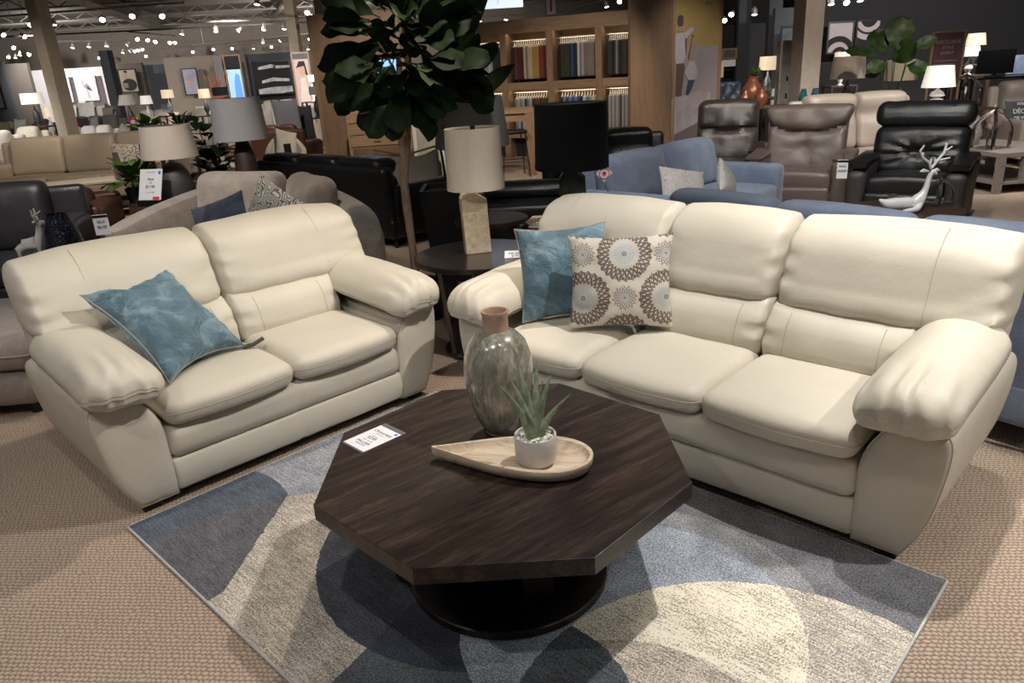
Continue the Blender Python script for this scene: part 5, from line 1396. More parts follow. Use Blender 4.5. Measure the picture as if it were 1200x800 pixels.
def flowers():
    P = atY(160, 150, 15.5); root = thing('flower_vase', 'dark green vase with red and white flowers at left centre', 'vase', (P.x, 15.5, .62))
    bm = NB(); lathe(bm, [(0, 0), (.11, 0), (.14, .2), (.12, .36), (.13, .40), (.11, .39), (.12, .2), (0, .02)], 18); obj('vase', bm, plain('bottle_green', (.01, .035, .03), .3), root)
    for k in range(9):
        d = rand_dir(20, 80); Q = Vector((0, 0, .40)) + d * .12; bm = NB(); bmesh.ops.create_icosphere(bm, subdivisions=2, radius=.05)
        for v in bm.verts: v.co += Q + v.co.normalized() * .012 * nz(v.co, 60, k)
        obj('flower', bm, (plain('red_petals', (.4, .03, .07), .6), plain('white_petals', (.65, .55, .55), .6))[k % 2], root)
    end_table('end_table', 'dark table under the red and white flowers', (P.x, 15.5), .5, .4, .62, DKW)
flowers()

# pictures on the back walls
def heron(k):
    def p(root, w, h):
        canvas(plain('grey_white_canvas', (.55, .54, .58), .8, var=.12, scale=3))(root, w, h)
        D1 = plain('ink_dark', (.03, .03, .04), .8); G1 = plain('heron_grey', (.22, .21, .23), .8)
        if k: blob(root, G1, [(-.15 * w, .55 * h), (.02 * w, .66 * h), (.12 * w, .60 * h), (.22 * w, .42 * h), (.05 * w, .45 * h), (-.08 * w, .48 * h)]); blob(root, D1, [(.05 * w, .56 * h), (.26 * w, .36 * h), (.16 * w, .38 * h), (.0, .46 * h)], -.028)
        blob(root, G1, [(-.16 * w, .56 * h), (-.1 * w, .72 * h), (-.17 * w, .82 * h), (-.2 * w, .80 * h), (-.14 * w, .70 * h), (-.2 * w, .57 * h)] if k else [(-.1 * w, .35 * h), (.02 * w, .45 * h), (.0, .62 * h), (-.08 * w, .80 * h), (-.12 * w, .78 * h), (-.05 * w, .6 * h), (-.14 * w, .42 * h)])
        for x in (-.02, .05): blob(root, D1, [(x * w, .1 * h), (x * w + .012, .1 * h), (x * w + .012, .46 * h), (x * w, .46 * h)], name='leg_stroke')
    return p
pic('pale canvas with a sketched wading bird, left one of the heron pair', 66, 88, 88, 121, 29.7, heron(0), None)
pic('pale canvas with a grey heron, right one of the heron pair', 94, 118, 87, 119, 29.7, heron(1), None)
def cowhat(root, w, h):
    canvas(plain('warm_beige_canvas', (.34, .28, .22), .8, var=.15, scale=3))(root, w, h)
    blob(root, WALLS['black'], [(w * .38 * math.cos(a) * (1 if a < PI else 1) + .03 * w, h * (.33 + .26 * math.sin(a))) for a in [2 * PI * k / 20 for k in range(20)]])
    blob(root, plain('warm_brown', (.22, .15, .11), .8), [(-.34 * w, .22 * h), (-.05 * w, .2 * h), (-.04 * w, .4 * h), (-.32 * w, .42 * h)], -.028)
    blob(root, WALLS['black'], [(-.15 * w, .85 * h), (.02 * w, .83 * h), (.0, .93 * h), (-.13 * w, .94 * h)])
pic('black and beige abstract painting with a big dark oval on the taupe wall', 143, 165, 81, 109, 28.7, cowhat, BLK)
def lilac(root, w, h):
    canvas(plain('lilac_canvas', (.42, .40, .50), .8, var=.25, scale=2.5))(root, w, h)
    blob(root, plain('peach_stroke', (.6, .35, .25), .8, var=.4, scale=9), [(-.2 * w, .55 * h), (.1 * w, .62 * h), (.25 * w, .72 * h), (.1 * w, .5 * h), (-.15 * w, .42 * h)])
pic('lilac and peach abstract painting on the beige wall', 218, 236, 80, 112, 26.7, lilac, BLK)
def bwstrokes(root, w, h):
    canvas(WALLS['black'])(root, w, h); Wm = plain('white_brush', (.45, .45, .47), .8, var=.4, scale=6)
    for (x0, x1, y, t, s) in ((-.35, .1, .80, .05, .04), (.05, .48, .80, .04, 0), (-.3, .42, .40, .05, .05), (-.42, .48, .13, .10, -.02)):
        blob(root, Wm, [(x0 * w, (y - t) * h), (0, (y - t + s) * h), (x1 * w, (y - t * .6) * h), (x1 * w, (y + t) * h), (0, (y + t * 1.2 + s) * h), (x0 * w, (y + t * .5) * h)])
pic('large black abstract painting with white brush strokes', 301, 346, 72, 112, 25.2, bwstrokes, BLK)
pic('white framed print at the left edge of the far wall', -12, 9, 92, 129, 22.7, canvas(plain('pale_blue_grey', (.42, .42, .48), .8, var=.2, scale=2)), BLK)
def screen_door(root, w, h):
    part_box('screen', root, glow('blue_screen', (.35, .55, .75), .42), -w / 2 + .05, w / 2 - .05, -.03, -.01, .02, h - .42)
    blob(root, glow('blue_figure', (.10, .28, .80), .55), [(-.1 * w, .05 * h), (.35 * w, .05 * h), (.3 * w, .55 * h), (.1 * w, .6 * h), (-.05 * w, .4 * h)], -.034, 'screen_shape')
    part_box('dark_header', root, WALLS['black'], -w / 2 + .05, w / 2 - .05, -.03, -.01, h - .38, h - .05)
pic('oak framed light blue display screen on the far wall', 270, 290, 64, 118, 24.0, screen_door, OAK, 'display', 'display_screen')
pic('narrow oak framed panel left of the blue display screen', 257, 269, 64, 114, 24.6, canvas(WALLS['grey']), OAK, 'panel', 'wall_panel')
def portrait(root, w, h):
    canvas(plain('pink_grey_canvas', (.42, .33, .33), .8, var=.1))(root, w, h)
    blob(root, plain('skin_print', (.45, .25, .2), .8), [(w * (.02 + .16 * math.cos(a)), h * (.68 + .10 * math.sin(a))) for a in [2 * PI * k / 14 for k in range(14)]]); 
    blob(root, WALLS['black'], [(-.3 * w, .72 * h), (-.1 * w, .84 * h), (.2 * w, .84 * h), (.3 * w, .60 * h), (.2 * w, .6 * h), (.16 * w, .76 * h), (-.2 * w, .74 * h)], -.028, 'dark_hair')
    blob(root, plain('pale_dress', (.55, .45, .45), .8), [(-.3 * w, .06 * h), (.3 * w, .06 * h), (.15 * w, .55 * h), (-.12 * w, .55 * h)], -.028)
    part_box('dark_header', root, WALLS['slate'], -w / 2 + .03, w / 2 - .03, -.03, -.01, h * .88, h - .03)
pic('oak framed poster of a woman with dark hair left of the oak display wall', 350, 371, 61, 128, 18.8, portrait, OAK, 'poster', 'framed_poster')
flamp('glowing round white lamp in front of the oak framed poster', 361, 368, 88, 96, 18.0, LITW, CERW, 1.0, tlabel='dark console beside the cream column')
flamp('grey drum lamp in front of the oak framed poster', 362, 376, 101, 111, 15.5, SH_GREY, CERG, .95, tlabel='dark table beside the oak display wall')

# ------------------------------------------------------------------ oak display wall with a screen and drawer unit
def kiosk():
    Y = 12.0; x0, x1 = wx(371, 110, Y), wx(480, 120, Y); root = thing('oak_display_wall', 'tall oak display wall with glowing screens behind the fiddle leaf fig', 'display stand', (x0, Y, 0), R(-4)); w = x1 - x0
    part_box('side_panel', root, OAK, 0, .05, 0, .6, 0, 2.55); part_box('front_panel', root, OAKD, .05, .42, 0, .04, 0, 2.55); part_box('front_panel', root, OAKD, .42, w, 0, .04, 1.95, 2.55)
    part_box('back_panel', root, OAKD, .05, w, .55, .60, 0, 2.55); part_box('side_panel', root, OAK, w - .05, w, .0, .6, .9, 2.55)
    part_box('screen_bezel', root, BLK, .50, w - .06, .0, .05, 1.20, 1.93)
    part_box('screen', root, glow('tv_screen', (.25, .52, .95), .8), .55, w - .12, -.006, .0, 1.26, 1.87)
kiosk()
def drawers():
    Y = 10.9; x0, x1 = wx(406, 145, Y), wx(472, 140, Y); w = x1 - x0; zt = 1.22; zb = .68
    root = thing('oak_chest', 'oak chest of drawers on tall legs in front of the oak display wall', 'chest of drawers', (x0, Y, 0), R(10))
    part_box('body', root, OAKX, 0, w, 0, .5, zb, zt, .004)
    for k in range(3):
        z = zb + .03 + k * (zt - zb - .05) / 3; d = part_box('drawer', root, OAKX, .03, w - .03, -.014, 0, z, z + (zt - zb) / 3 - .03, .003); 
        h = part_box('handle', d, OAKD, w / 2 - .05, w / 2 + .05, -.03, -.014, z + .06, z + .075)
    for x in (0.0, w - .05):
        for y in (0, .45): part_box('leg', root, OAK, x, x + .05, y, y + .05, 0, zb)
drawers()
def white_door():
    Y = 10.4; x0, x1 = wx(483, 150, Y), wx(519, 150, Y); root = thing('room_divider', 'pale grey display panel with white edges behind the planter', 'panel', (x0, Y, 0), R(12)); w = x1 - x0
    part_box('board', root, plain('pale_sage', (.36, .35, .31), .7), .05, w - .04, .01, .05, .05, 1.45); 
    for a, b_ in ((0, .05), (w - .04, w)): part_box('edge', root, plain('white_edge', (.62, .61, .58), .6), a, b_, 0, .06, 0, 1.5)
    part_box('top_edge', root, MATS['white_edge'], .05, w - .04, 0, .06, 1.45, 1.5)
white_door()
# ------------------------------------------------------------------ fabric library
def library():
    A = atY(543, 90, 15.3); B = atY(742, 90, 13.9); d = (B - A).to_2d(); L = d.length; ang = math.atan2(d.y, d.x); u = Vector((d.x / L, d.y / L))
    def loc(px, py):
        r = ray(px, py); # intersect with the vertical plane through A,B
        n = Vector((-u.y, u.x)); t = (A.x * n.x + A.y * n.y) / (r.x * n.x + r.y * n.y); P = Vector((r.x * t, r.y * t, CAM_H + r.z * t))
        return ((P.x - A.x) * u.x + (P.y - A.y) * u.y, P.z)
    root = thing('fabric_library', 'oak shelving wall with lit bays of hanging fabric samples', 'shelving unit', (A.x, A.y, 0), ang)
    zt = loc(740, 11)[1]; zv = loc(720, 30)[1]; zm = loc(720, 93)[1]; zb = loc(725, 156)[1]
    divs = [loc(x, 70)[0] for x in (545, 590.5, 644.5, 702, 741)]
    part_box('valance', root, OAKX, 0, L, -.02, .0, zv, zt); part_box('top_board', root, OAKX, 0, L, 0, .55, zt - .03, zt)
    part_box('middle_shelf', root, OAKX, 0, L, 0, .55, zm - .03, zm + .03); part_box('bottom_shelf', root, OAKX, 0, L, 0, .55, zb - .05, zb + .04)
    part_box('shelf_lip', root, OAKX, 0, L, -.02, .03, zm - .11, zm - .03); part_box('back_board', root, OAKX, 0, L, .53, .55, zb - .05, zt); part_box('under_shelf_shadow', root, WALLS['black'], 0, L, .25, .50, 0, zb - .05)  # black slab below the bottom shelf paints the dark space under it
    for x in divs: part_box('divider', root, OAK, x - .06, x + .06, -.03, .53, 0, zv + .0)
    led = glow('warm_led_strip', (1, .80, .55), 9)
    rows = []
    for i in range(4):
        for (zlo, zhi) in ((zm + .03, zv), (zb + .04, zm - .03)):
            a, b_ = divs[i] + .06, divs[i + 1] - .06
            part_box('led_strip', root, led, a + .02, b_ - .02, .05, .09, zhi - (.012 if zhi < zv else -.03) - .02, zhi - (.0 if zhi < zv else -.03) - .015)
            bm = NB(); cyl(bm, (a, .2, zhi - .13), (b_, .2, zhi - .13), .012, n=8); obj('hanging_rod', bm, METAL, root)
            rows.append((i, a, b_, zlo, zhi))
    C = dict(black=(.010, .010, .012), charcoal=(.03, .03, .032), olive=(.035, .035, .022), navy=(.012, .02, .045), blue=(.03, .06, .13), white=(.42, .40, .40), grey=(.15, .15, .155), mauve=(.17, .12, .13), taupe=(.17, .14, .115), plum=(.035, .015, .022), wine=(.07, .012, .018), cream=(.36, .29, .21), mustard=(.28, .17, .06), rust=(.13, .035, .02), green=(.04, .06, .03), silver=(.26, .26, .27), brown=(.06, .035, .025), sky=(.10, .18, .28))
    seqs = {(0, 1): ['white', 'white', 'silver', 'white', 'white', 'silver', 'white', 'silver', 'charcoal', 'plum', 'charcoal', 'black'],
            (1, 1): ['plum', 'brown', 'wine', 'wine', 'plum', 'cream', 'taupe', 'cream', 'cream', 'mustard', 'mustard', 'mustard', 'rust', 'rust', 'wine', 'brown'],
            (2, 1): ['black', 'olive', 'charcoal', 'olive', 'olive', 'navy', 'blue', 'navy', 'navy', 'white', 'grey', 'silver', 'mauve', 'mauve', 'taupe', 'grey', 'taupe', 'charcoal'],
            (3, 1): ['charcoal', 'charcoal', 'black', 'charcoal', 'grey', 'charcoal', 'black', 'charcoal', 'brown', 'charcoal', 'black'],
            (0, 0): ['white', 'silver', 'white', 'white', 'silver', 'white', 'white', 'silver', 'white', 'white'],
            (1, 0): ['grey', 'silver', 'grey', 'silver', 'charcoal', 'grey', 'silver', 'charcoal', 'brown', 'rust', 'wine', 'green', 'olive', 'black'],
            (2, 0): ['navy', 'sky', 'blue', 'sky', 'blue', 'sky', 'blue', 'navy', 'white', 'sky', 'silver', 'white', 'silver'],
            (3, 0): ['silver', 'grey', 'silver', 'taupe', 'silver', 'grey', 'charcoal', 'silver', 'grey', 'silver', 'grey']}
    bayn = ['leftmost', 'second', 'third', 'rightmost']; proto = {}; cn = {}
    M_ = Matrix.Translation((A.x, A.y, 0)) @ Matrix.Rotation(ang, 4, 'Z')
    WHP = plain('white_plastic', (.75, .74, .72), .4)
    for (i, a, b_, zlo, zhi) in rows:
        up = 1 if zhi >= zv - 1e-6 else 0; sq = seqs[(i, up)]; n = len(sq); zr = zhi - .13; Ls = (zr - .10) - (zlo + .05); step = (b_ - a - .10) / n
        for k, cname in enumerate(sq):
            x = a + .07 + step * (k + .5); key = (cname, up)
            ordn = cn.get((i, up, cname), 0) + 1; cn[(i, up, cname)] = ordn; tot = sq.count(cname)
            lab = '%s fabric sample in the %s bay, %s row%s' % (cname, bayn[i], 'upper' if up else 'lower', '' if tot == 1 else ', %s of its colour from the left' % ['first', 'second', 'third', 'fourth', 'fifth', 'sixth', 'seventh', 'eighth'][ordn - 1])
            W_ = M_ @ Vector((x, .2, zr))
            if key not in proto:
                r = thing('fabric_sample', lab, 'fabric sample', W_, ang + R(12), 'hanging fabric samples')
                bm = NB(); soft_box(bm, (0, 0, -.10 - Ls / 2), (.062, .34, Ls), .028, (6, 6, 8), lambda P, t: P + Vector((.008 * math.sin(t.y * 7) * (1 - t.z) * .5, 0, 0)))
                obj('cloth', bm, fabric('swatch_' + cname, C[cname]), r)
                bm = NB(); tube(bm, [(0, 0, .018), (0, .018, .004), (0, .0, -.03), (0, 0, -.07)], .008, 5); tube(bm, [(0, -.15, -.10), (0, 0, -.06), (0, .15, -.10)], .010, 5); obj('hanger', bm, WHP, r)
                proto[key] = r
            else: dup(proto[key], W_, None, lab)
library()
def sign():
    Y = 13.0; A = atY(536, 12, Y); B = atY(613, 6, Y); d = (B - A).to_2d(); ang = math.atan2(d.y, d.x); w = d.length
    root = thing('hanging_sign', 'white backlit sign hanging above the fabric shelving', 'sign', (A.x, A.y, min(A.z, B.z)), ang)
    part_box('light_box', root, glow('sign_face', (.74, .84, 1), .95), 0, w, 0, .12, 0, .55)
    text('PALLISER', .17, INK, root, (w * .33, -.004, .20), (R(90), 0, 0), 'lettering'); part_box('divider_line', root, GREYINK, w * .62, w * .625, -.003, 0, .05, .5)
    for x in (.15, w - .15): bm = NB(); cyl(bm, (x, .06, .55), (x, .06, 4.6 - root.location.z), .008, n=6); obj('hanging_wire', bm, METAL, root)
sign()
# ------------------------------------------------------------------ oak counter table and wire stools
def counter():
    P = at(623, 205, 0); Q = at(606, 180, 0); root = thing('counter_table', 'tall oak counter table in front of the fabric shelving', 'table', (P.x, P.y, 0), R(-2))
    h = 1.03; w = 1.75; dd = .85
    part_box('table_top', root, OAKX, -w, .08, -.06, dd, h - .06, h, .004); part_box('apron', root, OAKX, -w + .08, -.0, -.02, .02, h - .18, h - .06)
    for x in (0, -w + .08):
        for y in (0, dd - .12): part_box('leg', root, OAK, x - .06, x + .08, y - .06, y + .08, 0, h - .06)
counter()
def stool(label, P, rz):
    root = thing('bar_stool', label, 'bar stool', P, R(rz), 'black wire bar stools')
    for x in (-1, 1):
        for y in (-1, 1): bm = NB(); tube(bm, [(x * .22, y * .22, 0), (x * .17, y * .17, .68)], .009, 6); obj('leg', bm, BLK, root)
    bm = NB(); tube(bm, [(-.2, -.2, .25), (.2, -.2, .25), (.2, .2, .25), (-.2, .2, .25)], .007, 5, closed=True); obj('foot_rail', bm, BLK, root)
    bm = NB(); soft_box(bm, (0, 0, .70), (.42, .40, .06), .028, (8, 8, 4)); obj('seat', bm, BLK, root)
    bm = NB(); tube(bm, [(-.2, .18, .70), (-.21, .22, .86), (0, .24, .88), (.21, .22, .86), (.2, .18, .70)], .009, 6); obj('backrest', bm, BLK, root)
    return root
p = at(596, 208, 0); s1 = stool('black wire bar stool left of the oak counter table leg', (p.x + .1, p.y + .1, 0), 10)
p = at(650, 190, 0); dup(s1, (p.x, p.y, 0), R(-15), 'black wire bar stool right of the oak counter table leg, behind the dark lamp')
# ------------------------------------------------------------------ poster pillar
def pillar():
    P1, P2, P3 = atY(739, 100, 11.1), atY(787, 100, 10.4), atY(842, 100, 11.1)
    poly = [(P1.x, P1.y), (P2.x, P2.y), (P3.x, P3.y), (P3.x - .1, P3.y + .8), (P1.x + .1, P1.y + .8)]
    bm = NB(); prism(bm, poly, 0, 4.6, .01); struct('trim_pillar', bm, OAKD)
    d = (P3 - P2).to_2d(); ang = math.atan2(d.y, d.x); L = d.length
    root = thing('poster', 'tall advertising poster of two people jumping on a bed on the oak pillar', 'poster', (P2.x, P2.y, 0), ang)
    z0, z1 = .35, 3.0; x0, x1 = .035, L - .06
    part_box('edge_strip', root, OAK, 0, .03, -.03, -.005, 0, 3.2); part_box('edge_strip', root, OAK, L - .05, L, -.03, -.005, 0, 3.2)
    zs = atY(825, 54, 10.85).z
    part_box('yellow_wall_print', root, plain('ochre_print', (.33, .225, .085), .6, var=.06, scale=3), x0, x1, -.012, -.006, zs, z1)
    part_box('pale_wall_print', root, plain('lilac_grey_print', (.27, .235, .25), .6, var=.1, scale=3), x0, x1, -.012, -.006, z0, zs)
    def XZ(px, py):
        r = ray(px, py); n = Vector((-math.sin(ang), math.cos(ang))); t = (P2.x * n.x + P2.y * n.y) / (r.x * n.x + r.y * n.y)
        return ((r.x * t - P2.x) * math.cos(ang) + (r.y * t - P2.y) * math.sin(ang), CAM_H + r.z * t)
    def shape(name, mat, pts, y=-.016): bm = NB(); prism(bm, [XZ(*p) for p in pts], y - .003, y, ax='y'); obj(name, bm, mat, root, False)
    SK = plain('print_skin', (.30, .19, .16), .7); HR = plain('print_hair', (.07, .05, .05), .7); SW = plain('print_sweater', (.37, .33, .36), .7); DK = plain('print_dark', (.05, .05, .09), .7); PT = plain('print_trousers', (.10, .06, .05), .7); JN = plain('print_jeans', (.03, .055, .10), .7)
    shape('bed_print', plain('print_bedding', (.33, .29, .30), .7, var=.2, scale=5), [(786, 118), (800, 112), (820, 106), (832, 108), (829, 130), (812, 146), (786, 158)], -.0125)
    shape('bed_side_print', plain('print_bed_side', (.13, .10, .11), .7), [(786, 160), (812, 146), (830, 136), (829, 164), (786, 166)], -.0128)
    shape('adult_coat', DK, [(800, 38), (804, 38), (803, 64), (799, 74), (797, 60)])
    shape('adult_sweater', SW, [(789, 44), (792, 39), (801, 38), (802, 66), (798, 76), (791, 75), (788, 60)], -.018)
    shape('adult_arm', SW, [(799, 40), (812, 29), (815, 32), (802, 46)], -.021); shape('adult_hand', SK, [(811, 28), (814, 29), (813, 35), (810, 33)], -.024)
    shape('adult_head', HR, [(793, 19), (796, 17.5), (799, 19), (799.5, 26), (798, 31), (793.5, 31), (792, 25)], -.021); shape('adult_neck', SK, [(793.5, 31), (798, 31), (799, 37), (793, 38)], -.020)
    shape('adult_trousers', PT, [(791, 75), (799, 74), (801, 78), (797, 112), (790, 112)], -.019)
    shape('child_hair', HR, [(810, 41), (812, 41), (811, 60), (808, 70), (805, 69)], -.016); shape('child_body', SK, [(810, 44), (814, 42), (813, 60), (812, 74), (806, 72)], -.018)
    shape('child_skirt', SW, [(806, 72), (812, 71), (816, 84), (814, 93), (805, 94), (801, 86)], -.021); shape('child_legs', JN, [(805, 94), (813, 93), (809, 104), (805, 112), (802, 110)], -.019)
    lx, lz = XZ(829, 4); part_box('logo_box', root, plain('print_logo_box', (.30, .22, .12), .7), lx - .09, lx + .09, -.016, -.012, lz - .035, lz + .06)
    text('PALLISER', .036, plain('print_logo', (.10, .06, .03), .7), root, (lx, -.018, lz), (R(90), 0, 0), 'lettering')
pillar()

# ------------------------------------------------------------------ right side
column(941, 963, 60, 11.0, 5, plain('column_tan', (.36, .31, .27), .8), .45)
gsofa('sofa', 'taupe leather sofa with a dark patterned pillow behind the recliners', (at(945, 104, .98).x * .0 + wx(938, 110, 9.6), 8.85), R(4), 1.62, 2, TAUPE_L, D=1.0, H=1.10, aw=.16, roll=True, seg=1.3)
fpil('dark grey boucle throw pillow on the taupe leather sofa', 1027, 1046, 153, 9.0, printed('dark_boucle', (.10, .09, .09), (.28, .25, .24), 25, .06), roll=14, rz=-20)
gsofa('sofa', 'taupe leather sofa at the right edge with the slogan pillow', (wx(1158, 110, 10.9), 10.05), R(-3), 1.9, 2, TAUPE_L, D=1.0, H=1.08, aw=.12, roll=True, seg=1.3)
def slogan():
    o = fpil('dark slogan pillow with white lettering at the right edge', 1177, 1212, 152, 10.5, fabric('slogan_grey', (.07, .075, .085), (.10, .105, .12)), roll=0, rz=-2)
    M_ = o.rotation_euler; h = .40
    for s, z, sz in (("N'AIME", .315, .055), ('DÉCOR', .215, .085), ('DE VOUS', .125, .06)): text(s, sz, plain('print_white', (.6, .6, .6), .7), o, (0, -.072, z), (R(90), 0, 0), 'lettering', ext=.004, bold=.002)
slogan()
fpil('pinkish grey textured throw pillow left of the slogan pillow', 1154, 1178, 150, 10.6, printed('pink_boucle', (.28, .24, .25), (.15, .12, .12), 22, .06), roll=8)
t = end_table('coffee_table', 'grey wood coffee table with slatted ends under the silver lanterns', (0, 0), .95, 1.3, .45, GREYW, top=.05, rz=0, leg=.07, cat='coffee table')
P = at(1166, 228, 0); a = R(38); t.rotation_euler.z = R(6); ux = Vector((math.cos(R(6)), math.sin(R(6)))); uy = Vector((-math.sin(R(6)), math.cos(R(6))))
c = Vector((P.x, P.y)) + ux * .475 + uy * .65; t.location = (c.x, c.y, 0)
for k in (1, 2):
    q = part_box('slat', t, GREYW, -.475 + k * .30, -.405 + k * .30, -.65, -.58, .10, .40)
lantern('silver arched lantern on the grey coffee table, in front of the slogan pillow', (1160, 170), 8.7, .45, h=.50, w=.30, mat=plain('aged_silver', (.70, .64, .60), .18, 1, .3, 20))
lantern('taller silver arched lantern on the dark sideboard behind the black recliner', (1128, 122), 10.8, .78, h=.50, w=.32)
hurricane('mercury glass vase beside the silver arched lantern on the grey coffee table', (1137, 168), 9.2, .45, (.3, .28, .27), .34, .09, 'mercury_vase')
end_table('end_table', 'dark table behind the black recliner carrying the white lamp and lantern', (wx(1112, 120, 10.6), 10.6), 1.1, .5, .78, DKW)
flamp('white table lamp with a round base on the table behind the black recliner', 1083, 1119, 77, 102, 10.5, LITW, CERW, .78, bh=.17, table=False, brad=.10)
o = obj('book', box(NB(), -.16, .16, -.11, .11, 0, .03), PAPER); o.location = (wx(1106, 115, 10.3), 10.42, .7805); tag(o, 'white book lying under the white table lamp', 'book')
flamp('table lamp with a wide beige shade behind the taupe leather sofa', 1038, 1075, 70, 94, 12.2, fabric('warm_shade', (.50, .42, .30)), CERG, .88, bh=.35, tlabel='dark table under the wide beige shade lamp')
flamp('table lamp with a grey brown square shade beside the tan column', 975, 1014, 66, 92, 12.0, SH_BEIGE, CERG, .88, bh=.35, tlabel='dark table beside the tan column')
flamp('small glowing table lamp behind the grey brown shade', 978, 996, 61, 72, 14.6, LIT, CERW, .9, tlabel='dark table in front of the abstract canvases')
flamp('glowing cream lamp against the charcoal wall, the higher of two', 1133, 1155, 39, 53, 15.2, LIT, CERG, .8, bh=.35, tlabel='dark shelf table at the charcoal wall')
flamp('white lamp just below the glowing cream lamp', 1127, 1148, 54, 66, 13.4, SHW, CERW, .85, bh=.3, tlabel='dark table in front of the charcoal wall')
def tv():
    P = atY(1165, 86, 12.6); root = thing('television', 'black flat television on a dark stand at the right', 'television', (P.x, 12.6, P.z), R(-6))
    part_box('panel', root, plain('tv_black', (.004, .004, .005), .25), -.28, .28, -.02, .02, 0, .36, .004); part_box('foot', root, BLK, -.12, .12, -.06, .06, -.05, -.03); part_box('neck', root, BLK, -.02, .02, -.01, .01, -.03, 0)
    end_table('media_stand', 'dark media stand under the black television', (P.x, 12.6), 1.3, .42, P.z - .0505, plain('black_lacquer', (.012, .011, .012), .25), cat='media stand')
    r2 = thing('wall_art', 'blue and brown seascape picture at the right edge', 'picture', (wx(1197, 75, 13.2), 13.2, atY(1197, 86, 13.2).z)); part_box('canvas', r2, plain('seascape', (.12, .16, .24), .6, var=.5, scale=3), -.25, .35, -.02, 0, 0, .30)
tv()
def easel_poster():
    Y = 11.6; A, B = atY(1087, 98, Y), atY(1122, 96, Y); w = (B - A).length + .02; zt = atY(1105, 36, Y).z; root = thing('poster_stand', 'maroon poster on an oak easel stand against the charcoal wall', 'poster', ((A.x + B.x) / 2, Y, 0), R(-8))
    part_box('poster_board', root, plain('maroon_print', (.075, .028, .032), .6, var=.35, scale=4), -w / 2 + .03, w / 2 - .03, -.02, 0, 1.05, zt - .03)
    for a, b_, c_, d_ in ((-w / 2, -w / 2 + .03, 0, zt), (w / 2 - .03, w / 2, 0, zt), (-w / 2 + .03, w / 2 - .03, zt - .03, zt), (-w / 2 + .03, w / 2 - .03, 1.02, 1.05)): part_box('frame', root, OAK, a, b_, -.03, .01, c_, d_)
    bm = NB(); beam(bm, (0, .02, zt - .2), (0, .55, 0), .03, .03); obj('rear_leg', bm, OAK, root, False)
    for k, (s, sz) in enumerate((('EXCLUSIVE', .07), ('STYLE', .06), ('EVENT', .06))): text(s, sz, plain('print_tan', (.35, .25, .22), .6), root, (0, -.024, zt - .16 - .075 * k), (R(90), 0, 0), 'lettering')
    for k in range(5): part_box('text_line', root, MATS['print_tan'], -w * .36, w * (.3 - .05 * (k % 2)), -.023, -.02, zt - .42 - .05 * k, zt - .412 - .05 * k)
easel_poster()
def arches(k):
    def p(root, w, h):
        canvas(plain('canvas_pale', (.40, .36, .38), .8, var=.04) if k == 0 else WALLS['black'])(root, w, h)
        ink = WALLS['black'] if k == 0 else MATS['canvas_pale']
        def ring(cx, cz, r0, r1, a0, a1, y):
            pts = [(cx + r1 * math.cos(R(a)), cz + r1 * math.sin(R(a))) for a in range(a0, a1 + 1, 10)] + [(cx + r0 * math.cos(R(a)), cz + r0 * math.sin(R(a))) for a in range(a1, a0 - 1, -10)]
            pts = [(max(-w / 2 + .012, min(w / 2 - .012, x)), max(.012, min(h - .012, z))) for x, z in pts]; blob(root, ink, pts, y, 'painted_arch')
        if k == 0: ring(-.05 * w, .0, .42 * w, .62 * w, 0, 180, -.024); ring(.0, -.05 * h, .16 * w, .30 * w, 0, 180, -.024)
        else: ring(.0, h * 1.05, .34 * w, .52 * w, 180, 360, -.024); ring(0, h * 1.05, .60 * w, .80 * w, 190, 340, -.024)
    return p
pic('square canvas with black arches on white, left of the pair by the tan column', 967, 998, 26, 64, 16.6, arches(0), BLK)
pic('square canvas with white arcs on black, right of the pair', 1000, 1029, 24, 60, 16.6, arches(1), BLK)
def big_plant():
    P = atY(1045, 100, 10.9); root = thing('fan_leaf_plant', 'leafy plant with broad fan leaves above the taupe leather sofa', 'plant', (P.x, 10.9, 0)); o = root.location.copy()
    bm = NB(); lathe(bm, [(0, 0), (.16, 0), (.20, .6), (.18, .6), (.17, .5), (0, .5)], 20); obj('pot', bm, BLK, root)
    for k, (J, T, w) in enumerate((((1050, 60), (1057, 20), .42), ((1038, 62), (1024, 36), .34), ((1046, 72), (1072, 52), .36), ((1066, 58), (1098, 44), .2), ((1030, 66), (992, 56), .2), ((1040, 74), (1018, 80), .22), ((1062, 76), (1088, 84), .30), ((1034, 78), (1016, 92), .2))):
        j = atY(*J, 10.9 + .1 * math.sin(k)) - o; t = atY(*T, 10.9 + .3 * math.sin(k * 2)) - o
        bm = NB(); tube(bm, [(0, 0, .5), (j.x * .4, 0, j.z * .6), j], [.010, .008, .005], 6); obj('stem', bm, PARA, root)
        bm = NB(); leaf(bm, j, (t - j), (t - j).length * 1.05, w, up=(.1 * k - .4, -.9, .4), bend=.2, cup=.2, nseg=9, shape='fiddle', wav=.05, seed=k); obj('leaf', bm, PARA, root)
big_plant()
